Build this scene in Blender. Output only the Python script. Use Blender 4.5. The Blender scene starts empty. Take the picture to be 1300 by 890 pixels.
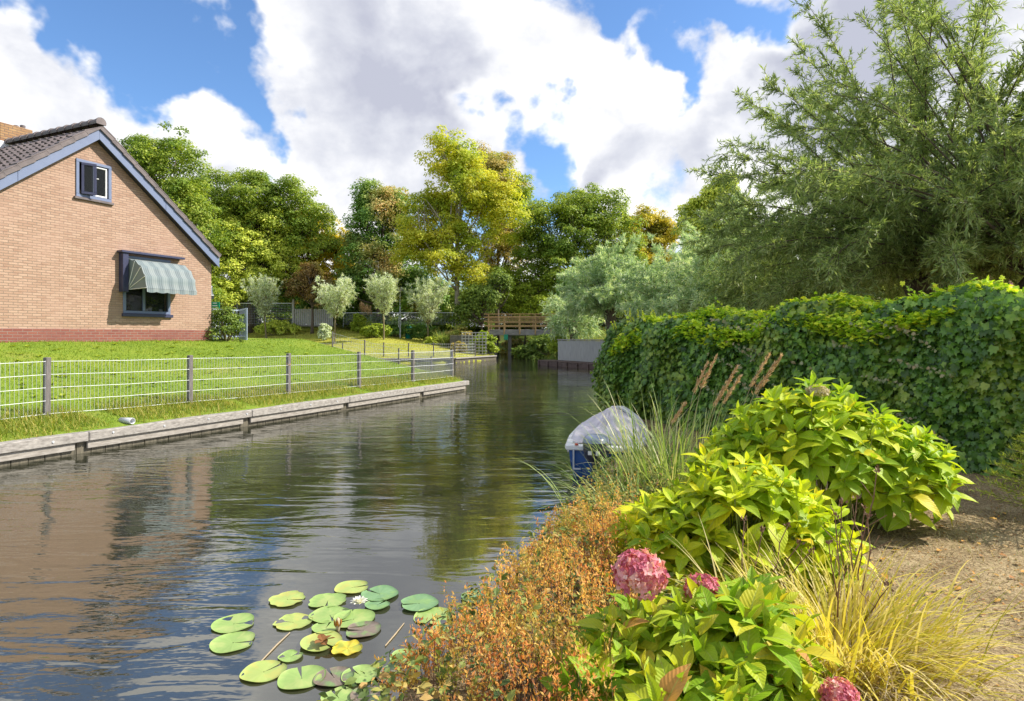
import bpy, math
import numpy as np
from mathutils import Vector
R = math.radians
rng = np.random.default_rng(7)
sc = bpy.context.scene
col = sc.collection

# ------------------------------------------------------------------ camera
CZ, F, VH = 2.0, 800.0, 426.0           # eye height above the water, focal length and horizon row of the 1300 px photograph
cam = bpy.data.cameras.new('camera'); camo = bpy.data.objects.new('camera', cam); col.objects.link(camo)
camo.location = (0, 0, CZ); camo.rotation_euler = (R(90), 0, 0)
cam.sensor_width = 36; cam.lens = 36 * F / 1300; cam.shift_y = -(445 - VH) / 1300
cam.clip_start = .05; cam.clip_end = 6000
sc.camera = camo

# ------------------------------------------------------------------ node helpers
class E:
    """a socket that understands arithmetic"""
    def __init__(s, nt, k): s.nt, s.k = nt, k
    def op(s, o, *a, clamp=False):
        n = s.nt.nodes.new('ShaderNodeMath'); n.operation = o; n.use_clamp = clamp
        for i, x in enumerate((s,) + a):
            if isinstance(x, E): s.nt.links.new(x.k, n.inputs[i])
            else: n.inputs[i].default_value = x
        return E(s.nt, n.outputs[0])
    def __add__(s, o): return s.op('ADD', o)
    __radd__ = __add__
    def __sub__(s, o): return s.op('SUBTRACT', o)
    def __rsub__(s, o): return (s * -1) + o
    def __mul__(s, o): return s.op('MULTIPLY', o)
    __rmul__ = __mul__
    def __truediv__(s, o): return s.op('DIVIDE', o)
    def smooth(s, a, b, lo=0., hi=1.):
        n = s.nt.nodes.new('ShaderNodeMapRange'); n.interpolation_type = 'SMOOTHSTEP'
        s.nt.links.new(s.k, n.inputs[0])
        for i, v in enumerate((a, b, lo, hi)): n.inputs[i + 1].default_value = v
        return E(s.nt, n.outputs[0])

def vec(nt, o, a, b=None, scale=None):
    n = nt.nodes.new('ShaderNodeVectorMath'); n.operation = o
    for i, x in enumerate((a, b)):
        if x is None: continue
        if isinstance(x, (tuple, list)): n.inputs[i].default_value = x
        else: nt.links.new(x, n.inputs[i])
    if scale is not None: n.inputs['Scale'].default_value = scale
    return n.outputs['Value'] if o in ('DOT_PRODUCT', 'DISTANCE', 'LENGTH') else n.outputs[0]

def noise(nt, v, scale, detail=4, rough=.5, dist=0.):
    n = nt.nodes.new('ShaderNodeTexNoise'); nt.links.new(v, n.inputs['Vector'])
    n.inputs['Scale'].default_value = scale; n.inputs['Detail'].default_value = detail
    n.inputs['Roughness'].default_value = rough; n.inputs['Distortion'].default_value = dist
    return E(nt, n.outputs[0])

def ramp(nt, f, stops):
    n = nt.nodes.new('ShaderNodeValToRGB'); nt.links.new(f.k if isinstance(f, E) else f, n.inputs[0])
    el = n.color_ramp.elements
    while len(el) < len(stops): el.new(.5)
    for e, (p, c) in zip(el, stops): e.position = p; e.color = (*c, 1)
    return n.outputs[0]

def mixc(nt, f, a, b, mode='MIX'):
    n = nt.nodes.new('ShaderNodeMix'); n.data_type = 'RGBA'; n.blend_type = mode
    for k, x in ((0, f), (6, a), (7, b)):
        if isinstance(x, E): x = x.k
        if isinstance(x, (int, float)): n.inputs[k].default_value = x
        elif isinstance(x, tuple): n.inputs[k].default_value = (*x, 1)
        else: nt.links.new(x, n.inputs[k])
    return n.outputs[2]

# ------------------------------------------------------------------ sun and sky
SUN_AZ, SUN_EL = 84, 41                  # degrees clockwise from straight ahead, and above the horizon
SD = Vector((math.sin(R(SUN_AZ)) * math.cos(R(SUN_EL)), math.cos(R(SUN_AZ)) * math.cos(R(SUN_EL)), math.sin(R(SUN_EL))))
sl = bpy.data.lights.new('sun', 'SUN'); sl.energy = 4.9; sl.angle = R(.5); sl.color = (1, .93, .82)
so = bpy.data.objects.new('sun', sl); col.objects.link(so); so.location = (30, 10, 40)
so.rotation_euler = SD.to_track_quat('Z', 'Y').to_euler()
sc.view_settings.view_transform = 'Standard'; sc.view_settings.look = 'None'
sc.view_settings.exposure = .68; sc.view_settings.gamma = 1; sc.view_settings.use_curve_mapping = False

w = bpy.data.worlds.new('World'); sc.world = w; w.use_nodes = True
nt = w.node_tree; nt.nodes.clear()
sky = nt.nodes.new('ShaderNodeTexSky'); sky.sky_type = 'NISHITA'; sky.sun_disc = False
sky.sun_elevation = R(SUN_EL); sky.sun_rotation = R(SUN_AZ); sky.air_density = 1.0; sky.dust_density = .3; sky.ozone_density = 2.5
D = nt.nodes.new('ShaderNodeTexCoord').outputs['Generated']
def sdir(u, v):
    d = Vector(((u - 650) / F, 1, (VH - v) / F)); return tuple(d.normalized())
def blobs(lst):
    """soft patches of the sky dome, each given by a compass direction and an angular size"""
    acc = None
    for (u, v, r, k) in lst:
        b = E(nt, vec(nt, 'DISTANCE', Dw, sdir(u, v))).smooth(0, r, k, 0)
        acc = b if acc is None else acc + b
    return acc
wn = nt.nodes.new('ShaderNodeTexNoise'); nt.links.new(D, wn.inputs['Vector']); wn.inputs['Scale'].default_value = 6.5; wn.inputs['Detail'].default_value = 5
Dw = vec(nt, 'ADD', D, vec(nt, 'SCALE', vec(nt, 'SUBTRACT', wn.outputs[1], (.5, .5, .5)), None, .30))
P = vec(nt, 'MULTIPLY', D, (1, 1, 1.35))
Ps = vec(nt, 'ADD', P, tuple(x * .05 for x in SD))
f1 = noise(nt, P, 3.1, 9, .56, .25); f2 = noise(nt, Ps, 3.1, 9, .56, .25)
big = noise(nt, P, 1.7, 3, .5); b1 = noise(nt, P, 6.5, 9, .55, .2); b2 = noise(nt, Ps, 6.5, 9, .55, .2)
holes = blobs([(150, 20, .17, .40), (235, 60, .12, .30), (310, 165, .08, .34), (325, 195, .06, .25), (85, 20, .07, .2), (790, 15, .07, .3),
               (630, 160, .10, .36), (705, 185, .12, .40), (745, 170, .06, .2), (845, 85, .05, .3), (850, 110, .05, .25), (945, 10, .08, .3), (905, 25, .05, .2),
               (770, 160, .06, .16), (655, 205, .05, .15), (590, 150, .06, .14), (510, 5, .05, .16)])
solid = blobs([(60, 130, .16, .26), (210, 165, .12, .26), (290, 235, .12, .3), (20, 60, .1, .2), (480, 90, .30, .30), (1080, 60, .30, .34), (770, 90, .12, .22), (380, 215, .12, .22), (930, 90, .10, .24),
               (820, 210, .14, .26), (560, 160, .12, .2), (650, 40, .16, .2), (950, 170, .14, .24), (420, 300, .2, .2), (1000, 250, .2, .2)])
dens = f1 * 1.5 + b1 * .45 - .475 + (big - .5) * .25 + .09 + solid - holes
alpha = dens.smooth(.45, .66)
grey = blobs([(480, 105, .20, .75), (560, 130, .16, .55), (400, 60, .14, .35), (1070, 70, .20, .95), (1010, 30, .14, .6), (1150, 40, .2, .7), (890, 185, .09, .65), (760, 235, .12, .6),
              (830, 235, .10, .5), (90, 145, .10, .35), (210, 190, .1, .2), (380, 240, .06, .2), (700, 40, .08, .2)]) + (big - .5) * .7
lit = (f1 - f2) * 1.8 + (b1 - b2) * 1.5
shade = (grey * dens.smooth(.55, .95) * (b1 * 1.1 + .35) - lit + (b1 - .5) * -.7 + (f1 - .5) * -.8 + .18).op('MAXIMUM', 0.).op('MINIMUM', 1.)
ccol = ramp(nt, shade, [(0, (1.08, 1.07, 1.06)), (.25, (.90, .905, .93)), (.6, (.68, .70, .77)), (1, (.50, .52, .62))])
bs = nt.nodes.new('ShaderNodeBackground'); nt.links.new(mixc(nt, 1., sky.outputs[0], (.76, .95, 1.14), 'MULTIPLY'), bs.inputs[0]); bs.inputs[1].default_value = .115
bc = nt.nodes.new('ShaderNodeBackground'); nt.links.new(ccol, bc.inputs[0]); bc.inputs[1].default_value = .72
mx = nt.nodes.new('ShaderNodeMixShader'); nt.links.new(alpha.k, mx.inputs[0]); nt.links.new(bs.outputs[0], mx.inputs[1]); nt.links.new(bc.outputs[0], mx.inputs[2])
wo = nt.nodes.new('ShaderNodeOutputWorld'); nt.links.new(mx.outputs[0], wo.inputs[0])

# ------------------------------------------------------------------ materials
def new_mat(name):
    m = bpy.data.materials.new(name); m.use_nodes = True
    n = m.node_tree; b = n.nodes['Principled BSDF']
    geo = n.nodes.new('ShaderNodeNewGeometry').outputs['Position']
    return m, n, b, geo
def bump(n, b, h, strength=.4, dist=.01):
    x = n.nodes.new('ShaderNodeBump'); x.inputs['Strength'].default_value = strength; x.inputs['Distance'].default_value = dist
    n.links.new(h.k, x.inputs['Height']); n.links.new(x.outputs[0], b.inputs['Normal'])
def worn(name, c1, c2, rough=.7, scale=6, stretch=(1, 1, 1), metallic=0., bstr=.25, detail=5):
    m, n, b, g = new_mat(name)
    v = vec(n, 'MULTIPLY', g, stretch)
    f = noise(n, v, scale, detail, .6)
    n.links.new(ramp(n, f, [(.3, c1), (.7, c2)]), b.inputs['Base Color'])
    b.inputs['Roughness'].default_value = rough; b.inputs['Metallic'].default_value = metallic
    bump(n, b, f, bstr, .01)
    return m
def attr(n, nm='rnd'):
    a = n.nodes.new('ShaderNodeAttribute'); a.attribute_name = nm; return E(n, a.outputs['Fac'])
def leaf(name, stops, trans=.35, rough=.5, patch=None, spec=.3, pscale=.5, veins=False):
    """foliage: each leaf has its own tint; patch = second tint that some boughs turn"""
    m, n, b, g = new_mat(name)
    c = ramp(n, attr(n), stops)
    if patch: c = mixc(n, noise(n, g, pscale, 2).smooth(.46, .64), c, ramp(n, attr(n), patch))
    if veins:                                        # pale midrib, arching side veins, a few browned blotches
        a = n.nodes.new('ShaderNodeAttribute'); a.attribute_name = 'leafco'; s = n.nodes.new('ShaderNodeSeparateXYZ'); n.links.new(a.outputs['Vector'], s.inputs[0])
        ax_, y_ = E(n, s.outputs[0]).op('ABSOLUTE'), E(n, s.outputs[1])
        rib = ax_.smooth(.004, .02, 1., 0.); sv = ((y_ - ax_ * 1.3) * 58.).op('SINE')
        c = mixc(n, sv.smooth(.55, 1.) * .28, c, mixc(n, 1., c, (.62, .70, .6), 'MULTIPLY'))
        c = mixc(n, rib * .5, c, (.50, .55, .16)); c = mixc(n, noise(n, g, 26, 4, .6).smooth(.64, .72) * .55, c, (.30, .17, .05))
        c = mixc(n, noise(n, g, 9, 3, .6).smooth(.35, .7) * .4, c, mixc(n, 1., c, (1.25, 1.1, .9), 'MULTIPLY'))
        bump(n, b, sv * .5 - rib, .35, .003)
    n.links.new(c, b.inputs['Base Color']); b.inputs['Roughness'].default_value = rough; b.inputs['Specular IOR Level'].default_value = spec
    t = n.nodes.new('ShaderNodeBsdfTranslucent'); n.links.new(mixc(n, 1., c, (1.25, 1.2, .6), 'MULTIPLY'), t.inputs[0])
    mxs = n.nodes.new('ShaderNodeMixShader'); mxs.inputs[0].default_value = trans
    n.links.new(b.outputs[0], mxs.inputs[1]); n.links.new(t.outputs[0], mxs.inputs[2])
    n.links.new(mxs.outputs[0], n.nodes['Material Output'].inputs[0])
    return m
M = {}
TV, DV = (-.418, -.908, 0), (.908, -.418, 0)      # along the quay towards the eye, and out from the gable over the canal
def bricks(name, cols, mortar, row=.078, wid=.235):
    m, n, b, g = new_mat(name)
    a = E(n, vec(n, 'DOT_PRODUCT', g, TV)) + E(n, vec(n, 'DOT_PRODUCT', g, DV))
    s = n.nodes.new('ShaderNodeSeparateXYZ'); n.links.new(g, s.inputs[0])
    cmb = n.nodes.new('ShaderNodeCombineXYZ'); n.links.new(a.k, cmb.inputs[0]); n.links.new(s.outputs[2], cmb.inputs[1])
    t = n.nodes.new('ShaderNodeTexBrick'); n.links.new(cmb.outputs[0], t.inputs[0])
    t.inputs['Scale'].default_value = 1; t.inputs['Brick Width'].default_value = wid; t.inputs['Row Height'].default_value = row
    t.inputs['Mortar Size'].default_value = .009; t.inputs['Mortar Smooth'].default_value = .3; t.inputs['Bias'].default_value = 0
    t.inputs['Color1'].default_value = (*cols[0], 1); t.inputs['Color2'].default_value = (*cols[1], 1); t.inputs['Mortar'].default_value = (*mortar, 1)
    st = noise(n, g, .9, 5, .6)
    fine = noise(n, vec(n, 'MULTIPLY', cmb.outputs[0], (4.3, 12.8, 1)), 1.0, 2, .5)
    c = mixc(n, st.smooth(.40, .7) * .6, t.outputs[0], cols[2])
    c = mixc(n, fine.smooth(.5, .75) * .5, c, cols[3])
    n.links.new(c, b.inputs['Base Color']); b.inputs['Roughness'].default_value = .85
    bump(n, b, E(n, t.outputs['Fac']) * -1, .6, .008)
    return m
M['brick'] = bricks('tan brick', [(.345, .212, .145), (.44, .295, .212), (.40, .262, .195), (.26, .145, .10)], (.21, .155, .115), .070, .225)
M['red_brick'] = bricks('red brick', [(.21, .062, .045), (.26, .09, .06), (.20, .075, .06), (.15, .045, .04)], (.25, .19, .16))
M['yellow_brick'] = bricks('yellow brick', [(.40, .24, .10), (.26, .13, .06), (.18, .10, .06), (.42, .28, .14)], (.14, .11, .09))
M['blue_paint'] = worn('grey blue paint', (.13, .165, .27), (.16, .20, .31), .45, 3, bstr=.05)
M['navy_paint'] = worn('dark blue paint', (.030, .034, .075), (.045, .05, .10), .4, 5, bstr=.05)
M['white_paint'] = worn('white paint', (.72, .72, .72), (.8, .8, .79), .5, 4, bstr=.05)
M['tile'] = worn('roof tile', (.085, .07, .072), (.17, .135, .13), .6, 5, detail=8)
M['lead'] = worn('pale flashing', (.55, .56, .58), (.7, .7, .72), .6, 4)
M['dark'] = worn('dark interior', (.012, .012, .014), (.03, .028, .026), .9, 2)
M['soffit'] = worn('dark soffit', (.02, .02, .03), (.03, .03, .045), .7, 4)
M['grey_wood'] = worn('weathered grey timber', (.20, .18, .155), (.40, .37, .33), .85, 7, (1, 1, 5), detail=8)
M['quay_top'] = worn('silvered quay timber', (.17, .155, .14), (.40, .375, .34), .85, 5, (2, 2, 6), detail=9)
M['quay_wet'] = worn('wet stained timber', (.05, .045, .03), (.16, .14, .10), .6, 6, (3, 3, .6), detail=8)
M['post_wood'] = worn('grey post', (.10, .09, .085), (.20, .18, .17), .85, 12, (3, 3, .5))
M['plank_wood'] = worn('pale grey planks', (.30, .29, .28), (.46, .45, .43), .8, 5, (4, 4, .4), detail=8)
M['rail_wood'] = worn('yellow brown timber', (.28, .165, .06), (.46, .30, .12), .75, 8, (1, 3, 3))
M['galv'] = worn('galvanised steel', (.48, .50, .52), (.62, .64, .66), .5, 14, metallic=.3, bstr=.05)
M['pale_metal'] = worn('blue grey steel', (.30, .36, .47), (.38, .44, .55), .45, 5, metallic=.2, bstr=.05)
M['concrete'] = worn('stained concrete', (.13, .12, .105), (.30, .28, .25), .9, 2.5, (1, 1, 3), detail=9)
M['dark_concrete'] = worn('shade darkened concrete', (.07, .065, .055), (.15, .14, .12), .9, 3, detail=9)  # pier and abutments: shade under the bridge put into the colour
M['bark'] = worn('brown bark', (.06, .045, .03), (.17, .13, .095), .95, 9, (2, 2, .4), bstr=.8, detail=8)
M['pale_bark'] = worn('pale plane bark', (.24, .20, .15), (.46, .41, .34), .9, 4, (2, 2, .6), bstr=.5, detail=7)
M['twig'] = worn('twig', (.13, .10, .05), (.24, .20, .10), .9, 20)
M['stem_green'] = worn('green stem', (.16, .22, .05), (.28, .30, .09), .6, 20)
M['dry_stem'] = worn('dry stem', (.12, .06, .035), (.26, .15, .09), .8, 25)
M['green_plastic'] = worn('green plastic', (.0, .20, .10), (.0, .26, .14), .4, 4, bstr=.02)
M['teal_plastic'] = worn('teal plastic', (.0, .19, .15), (.0, .23, .18), .4, 4, bstr=.02)
M['boat_blue'] = worn('blue hull paint', (.008, .06, .22), (.012, .085, .30), .35, 4, bstr=.05)
M['boat_white'] = worn('white boat rim', (.66, .65, .64), (.8, .79, .77), .4, 6, bstr=.05)
M['engine'] = worn('black engine cowl', (.015, .02, .035), (.03, .035, .055), .22, 6, bstr=.02)
M['engine_top'] = worn('slate blue cowl', (.16, .20, .30), (.22, .26, .36), .3, 6, bstr=.02)
M['tarp'] = worn('pale lilac tarpaulin', (.50, .455, .485), (.66, .615, .64), .75, 5, detail=7)
M['red_plastic'] = worn('red plastic', (.5, .03, .03), (.6, .05, .04), .4, 5)
M['rust'] = worn('brown stained deck', (.06, .035, .03), (.15, .10, .085), .8, 4, (1, 1, 3))
M['lamp_glass'] = worn('frosted lamp bowl', (.55, .53, .5), (.66, .63, .6), .3, 5, bstr=.02)

def plain(name, c, rough=.5, **k):
    m, n, b, g = new_mat(name); b.inputs['Base Color'].default_value = (*c, 1); b.inputs['Roughness'].default_value = rough
    for a, v in k.items(): b.inputs[a.replace('_', ' ')].default_value = v
    return m
def glass_mat():
    m, n, b, g = new_mat('window glass')
    b.inputs['Base Color'].default_value = (.02, .025, .028, 1); b.inputs['Roughness'].default_value = .03; b.inputs['IOR'].default_value = 1.5
    t = n.nodes.new('ShaderNodeBsdfTransparent'); mm = n.nodes.new('ShaderNodeMixShader'); mm.inputs[0].default_value = .3
    n.links.new(t.outputs[0], mm.inputs[1]); n.links.new(b.outputs[0], mm.inputs[2]); n.links.new(mm.outputs[0], n.nodes['Material Output'].inputs[0])
    return m
M['glass'] = glass_mat()
def awning_mat():
    m, n, b, g = new_mat('striped awning canvas')
    a = E(n, vec(n, 'DOT_PRODUCT', g, TV))
    st = (a * 18.).op('SINE').smooth(-.35, .35)
    fine = (a * 95.).op('SINE').smooth(-.6, .6)
    s = n.nodes.new('ShaderNodeSeparateXYZ'); n.links.new(g, s.inputs[0])
    row = (E(n, s.outputs[2]) * 14.).op('SINE').smooth(-.2, .2)
    c = mixc(n, st, (.14, .18, .195), (.235, .275, .278)); c = mixc(n, fine * .18, c, (.6, .62, .6)); c = mixc(n, row * .15, c, (.2, .3, .32))
    n.links.new(c, b.inputs['Base Color']); b.inputs['Roughness'].default_value = .85
    t = n.nodes.new('ShaderNodeBsdfTranslucent'); n.links.new(c, t.inputs[0]); mm = n.nodes.new('ShaderNodeMixShader'); mm.inputs[0].default_value = .2
    n.links.new(b.outputs[0], mm.inputs[1]); n.links.new(t.outputs[0], mm.inputs[2]); n.links.new(mm.outputs[0], n.nodes['Material Output'].inputs[0])
    return m
M['awning'] = awning_mat()
def water_mat():
    m, n, b, g = new_mat('canal water')
    b.inputs['Base Color'].default_value = (.030, .031, .018, 1); b.inputs['Roughness'].default_value = .03; b.inputs['IOR'].default_value = 2.25
    b.inputs['Specular IOR Level'].default_value = .6
    v1 = vec(n, 'MULTIPLY', g, (.55, 1.9, 1)); v2 = vec(n, 'MULTIPLY', g, (1.4, 3.6, 1))
    gust = noise(n, vec(n, 'MULTIPLY', g, (.35, .18, 1)), 1., 2).smooth(.35, .65, .45, 1.25)
    s = n.nodes.new('ShaderNodeSeparateXYZ'); n.links.new(g, s.inputs[0])
    lee = E(n, s.outputs[0]).smooth(-2.8, -.6, 1., .25)           # calmer behind the lilies and the planted bank
    far = E(n, s.outputs[1]).smooth(5., 14., 0., 1.)
    amp = (lee + far).op('MINIMUM', 1.)
    h = noise(n, v1, 1.15, 2, .5, 1.2) * 1.15 + noise(n, v2, 3.2, 2, .5, .4) * .17 + noise(n, v2, 9., 1, .5) * .05
    bump(n, b, h * gust * amp, 1.0, .018)
    return m
M['water'] = water_mat()
def ground_mat():
    m, n, b, g = new_mat('grass and dry lawn')
    s = n.nodes.new('ShaderNodeSeparateXYZ'); n.links.new(g, s.inputs[0]); Y = E(n, s.outputs[1])
    lo = noise(n, g, .35, 5, .6); mid = noise(n, g, 2.6, 6, .65); fine = noise(n, g, 38, 5, .7)
    dry = ramp(n, mid * .45 + fine * .55, [(.34, (.06, .042, .024)), (.45, (.20, .145, .08)), (.54, (.36, .275, .155)), (.66, (.52, .42, .26))])
    dry = mixc(n, (mid + lo).smooth(1.05, 1.3) * .5, dry, (.13, .15, .04))
    G_ = E(n, s.outputs[0]).smooth(-2.6, -1.2)
    far = ramp(n, lo * .5 + noise(n, g, 7, 5, .7) * .5, [(.32, (.19, .22, .03)), (.5, (.33, .34, .05)), (.68, (.45, .40, .11))])
    dry = mixc(n, noise(n, g, 70, 3, .7).smooth(.56, .62) * .8, dry, (.06, .04, .022))
    c = mixc(n, Y.smooth(18, 34), dry, far)
    c = mixc(n, G_ * Y.smooth(18, 30), c, mixc(n, mid, (.05, .08, .015), (.13, .17, .03)))  # green right bank; its dark tone also paints shade beyond the bridge opening
    c = mixc(n, Y.smooth(72, 80), c, (.06, .075, .02))
    n.links.new(c, b.inputs['Base Color']); b.inputs['Roughness'].default_value = .95; b.inputs['Specular IOR Level'].default_value = .1
    bump(n, b, fine * .6 + mid, .8, .03)
    return m
M['ground'] = ground_mat()
def lawn_mat():
    m, n, b, g = new_mat('mown lawn')
    lo = noise(n, g, .5, 4, .6); fine = noise(n, g, 9, 6, .7)
    c = ramp(n, lo * .5 + fine * .5, [(.33, (.10, .165, .016)), (.5, (.165, .24, .025)), (.68, (.25, .29, .04))])
    c = mixc(n, noise(n, g, .8, 5, .65).smooth(.56, .72) * .45, c, (.27, .24, .07))
    n.links.new(c, b.inputs['Base Color']); b.inputs['Roughness'].default_value = .9; b.inputs['Specular IOR Level'].default_value = .15
    bump(n, b, fine, .8, .03)
    return m
M['lawn'] = lawn_mat()
G = lambda *s: [(i / (len(s) - 1), c) for i, c in enumerate(s)]
M['grass'] = leaf('lawn grass blades', G((.095, .176, .014), (.203, .324, .027), (.351, .432, .054)), .4, .55)
M['rough_grass'] = leaf('rough verge grass', G((.121, .189, .020), (.284, .338, .041), (.540, .446, .135)), .4, .6)
M['dry_grass'] = leaf('dry thatch', G((.16, .11, .055), (.33, .25, .13), (.50, .41, .25), (.20, .22, .06)), .25, .8)
M['far_grass'] = leaf('sun bleached grass', G((.221, .276, .028), (.414, .414, .068), (.580, .510, .166)), .4, .6)
M['crown_green'] = leaf('green foliage', G((.09, .16, .02), (.22, .33, .04), (.39, .48, .07), (.52, .55, .10)), .45, patch=G((.075, .15, .02), (.18, .29, .036), (.33, .43, .06)), pscale=.22)
M['crown_dark'] = leaf('dark foliage', G((.075, .175, .044), (.190, .357, .063), (.357, .547, .100)), .28, patch=G((.164, .273, .054), (.598, .492, .164), (.850, .547, .244)), pscale=.16)
M['crown_lime'] = leaf('yellow green foliage', G((.180, .258, .038), (.422, .515, .066), (.694, .756, .121), (.850, .850, .180)), .35)
M['crown_yellow'] = leaf('yellowing foliage', G((.27, .33, .035), (.52, .56, .05), (.68, .66, .075), (.70, .58, .09)), .48, patch=G((.22, .32, .03), (.42, .52, .05), (.56, .62, .07)), pscale=.3)
M['crown_gold'] = leaf('golden foliage', G((.260, .260, .026), (.650, .541, .038), (.850, .693, .044)), .38, patch=G((.172, .216, .032), (.389, .389, .064), (.563, .519, .086)), pscale=.4)
M['crown_olive'] = leaf('bronze foliage', G((.213, .213, .061), (.517, .427, .122), (.792, .580, .183)), .3, patch=G((.152, .245, .046), (.365, .458, .077), (.609, .609, .122)), pscale=.4)
M['crown_brown'] = leaf('russet foliage', G((.11, .075, .025), (.27, .17, .055), (.44, .30, .10)), .33, patch=G((.10, .10, .025), (.22, .20, .05), (.36, .29, .09)), pscale=.5)
M['willow'] = leaf('willow leaves', G((.118, .186, .056), (.224, .323, .106), (.348, .447, .167), (.522, .583, .323)), .46, .42, spec=.45)
M['willow_grey'] = leaf('grey willow leaves', G((.185, .307, .159), (.355, .503, .281), (.561, .690, .429), (.841, .850, .690)), .42, .5, spec=.4)
M['silver'] = leaf('silver willow leaves', G((.249, .330, .165), (.495, .595, .347), (.760, .826, .595), (.850, .850, .826)), .3, .55)
M['shrub'] = leaf('shrub leaves', G((.064, .127, .021), (.169, .253, .039), (.317, .402, .064)), .33)
M['shrub_lime'] = leaf('lime shrub leaves', G((.168, .238, .021), (.308, .420, .035), (.476, .532, .056)), .38)
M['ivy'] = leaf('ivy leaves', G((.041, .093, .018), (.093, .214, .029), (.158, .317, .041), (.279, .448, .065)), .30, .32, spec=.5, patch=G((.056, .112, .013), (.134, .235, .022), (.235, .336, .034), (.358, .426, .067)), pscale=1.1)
M['ivy_top'] = leaf('sunlit lime ivy leaves', G((.227, .429, .035), (.429, .631, .044), (.678, .836, .067), (.850, .850, .067)), .35, .4)  # lime tint puts the sunlight on the hedge top into the leaf colour
M['ivy_pale'] = leaf('pale ivy edge leaves', G((.2, .24, .12), (.36, .36, .2), (.4, .3, .16)), .25, .5)
M['hyd_lime'] = leaf('lime hydrangea leaves', G((.208, .381, .023), (.393, .554, .029), (.566, .647, .035), (.716, .647, .041)), .38, .5, spec=.25, veins=True)
M['hyd_yellow'] = leaf('yellow hydrangea leaves', G((.212, .363, .018), (.500, .619, .027), (.710, .696, .034), (.816, .635, .046)), .40, .5, spec=.25, veins=True)
M['hyd_green'] = leaf('green hydrangea leaves', G((.15, .29, .018), (.25, .43, .024), (.40, .52, .03), (.58, .54, .04), (.58, .30, .09)), .38, .5, spec=.25, veins=True)
M['bloom'] = leaf('pink hydrangea petals', G((.44, .10, .16), (.66, .22, .30), (.78, .42, .42), (.78, .58, .50)), .3, .6)
M['bloom_pale'] = leaf('faded hydrangea petals', G((.5, .42, .25), (.6, .54, .36), (.55, .5, .25)), .3, .6)
M['rust_leaf'] = leaf('orange autumn spikes', G((.498, .178, .071), (.808, .320, .095), (.850, .498, .142), (.850, .617, .190), (.665, .333, .190)), .42, .7, patch=G((.190, .261, .048), (.475, .404, .083), (.831, .475, .142)), pscale=3.2)
M['green_cover'] = leaf('low green leaves', G((.048, .088, .024), (.144, .208, .048), (.320, .352, .080), (.512, .320, .112)), .3, .6)
M['reed'] = leaf('reed blades', G((.127, .227, .043), (.255, .383, .085), (.425, .510, .185), (.624, .595, .312)), .35, .45)
M['plume'] = leaf('tan seed plumes', G((.450, .275, .150), (.650, .450, .275), (.775, .587, .400)), .35, .8)
M['gold_grass'] = leaf('golden grass blades', G((.391, .380, .034), (.598, .529, .057), (.713, .598, .127), (.690, .598, .299)), .38, .5)
M['straw'] = leaf('bleached straw', G((.30, .22, .13), (.50, .41, .28), (.62, .54, .40)), .3, .7)
M['pad'] = leaf('lily pad', G((.23, .35, .10), (.27, .39, .12)), .06, .5, patch=G((.30, .40, .13), (.34, .41, .14)), pscale=9)
M['pad_yellow'] = leaf('yellowing lily pad', G((.32, .41, .11), (.35, .43, .13)), .06, .5, patch=G((.38, .42, .12), (.40, .40, .11)), pscale=11)
M['pad_blue'] = leaf('blue green lily pad', G((.15, .28, .13), (.18, .31, .15)), .06, .42, patch=G((.17, .30, .12), (.2, .33, .12)), pscale=9)
M['pad_brown'] = leaf('purple brown lily pad', G((.16, .13, .10), (.2, .16, .13)), .04, .34, patch=G((.14, .22, .09), (.18, .26, .10)), pscale=12)
M['pad_gold'] = leaf('withered lily pad', G((.52, .44, .04), (.58, .46, .06)), .1, .45, patch=G((.36, .40, .06), (.4, .42, .07)), pscale=16)
M['petal'] = leaf('white petals', G((.78, .77, .74), (.82, .82, .8)), .25, .5)
M['dead_leaf'] = leaf('fallen leaves', G((.18, .08, .03), (.46, .20, .04), (.60, .34, .06), (.42, .3, .16)), .15, .7)
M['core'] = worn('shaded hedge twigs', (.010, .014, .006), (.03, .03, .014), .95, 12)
M['conifer'] = leaf('conifer needles', G((.120, .180, .024), (.264, .336, .048), (.408, .456, .072)), .3, .6)
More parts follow.
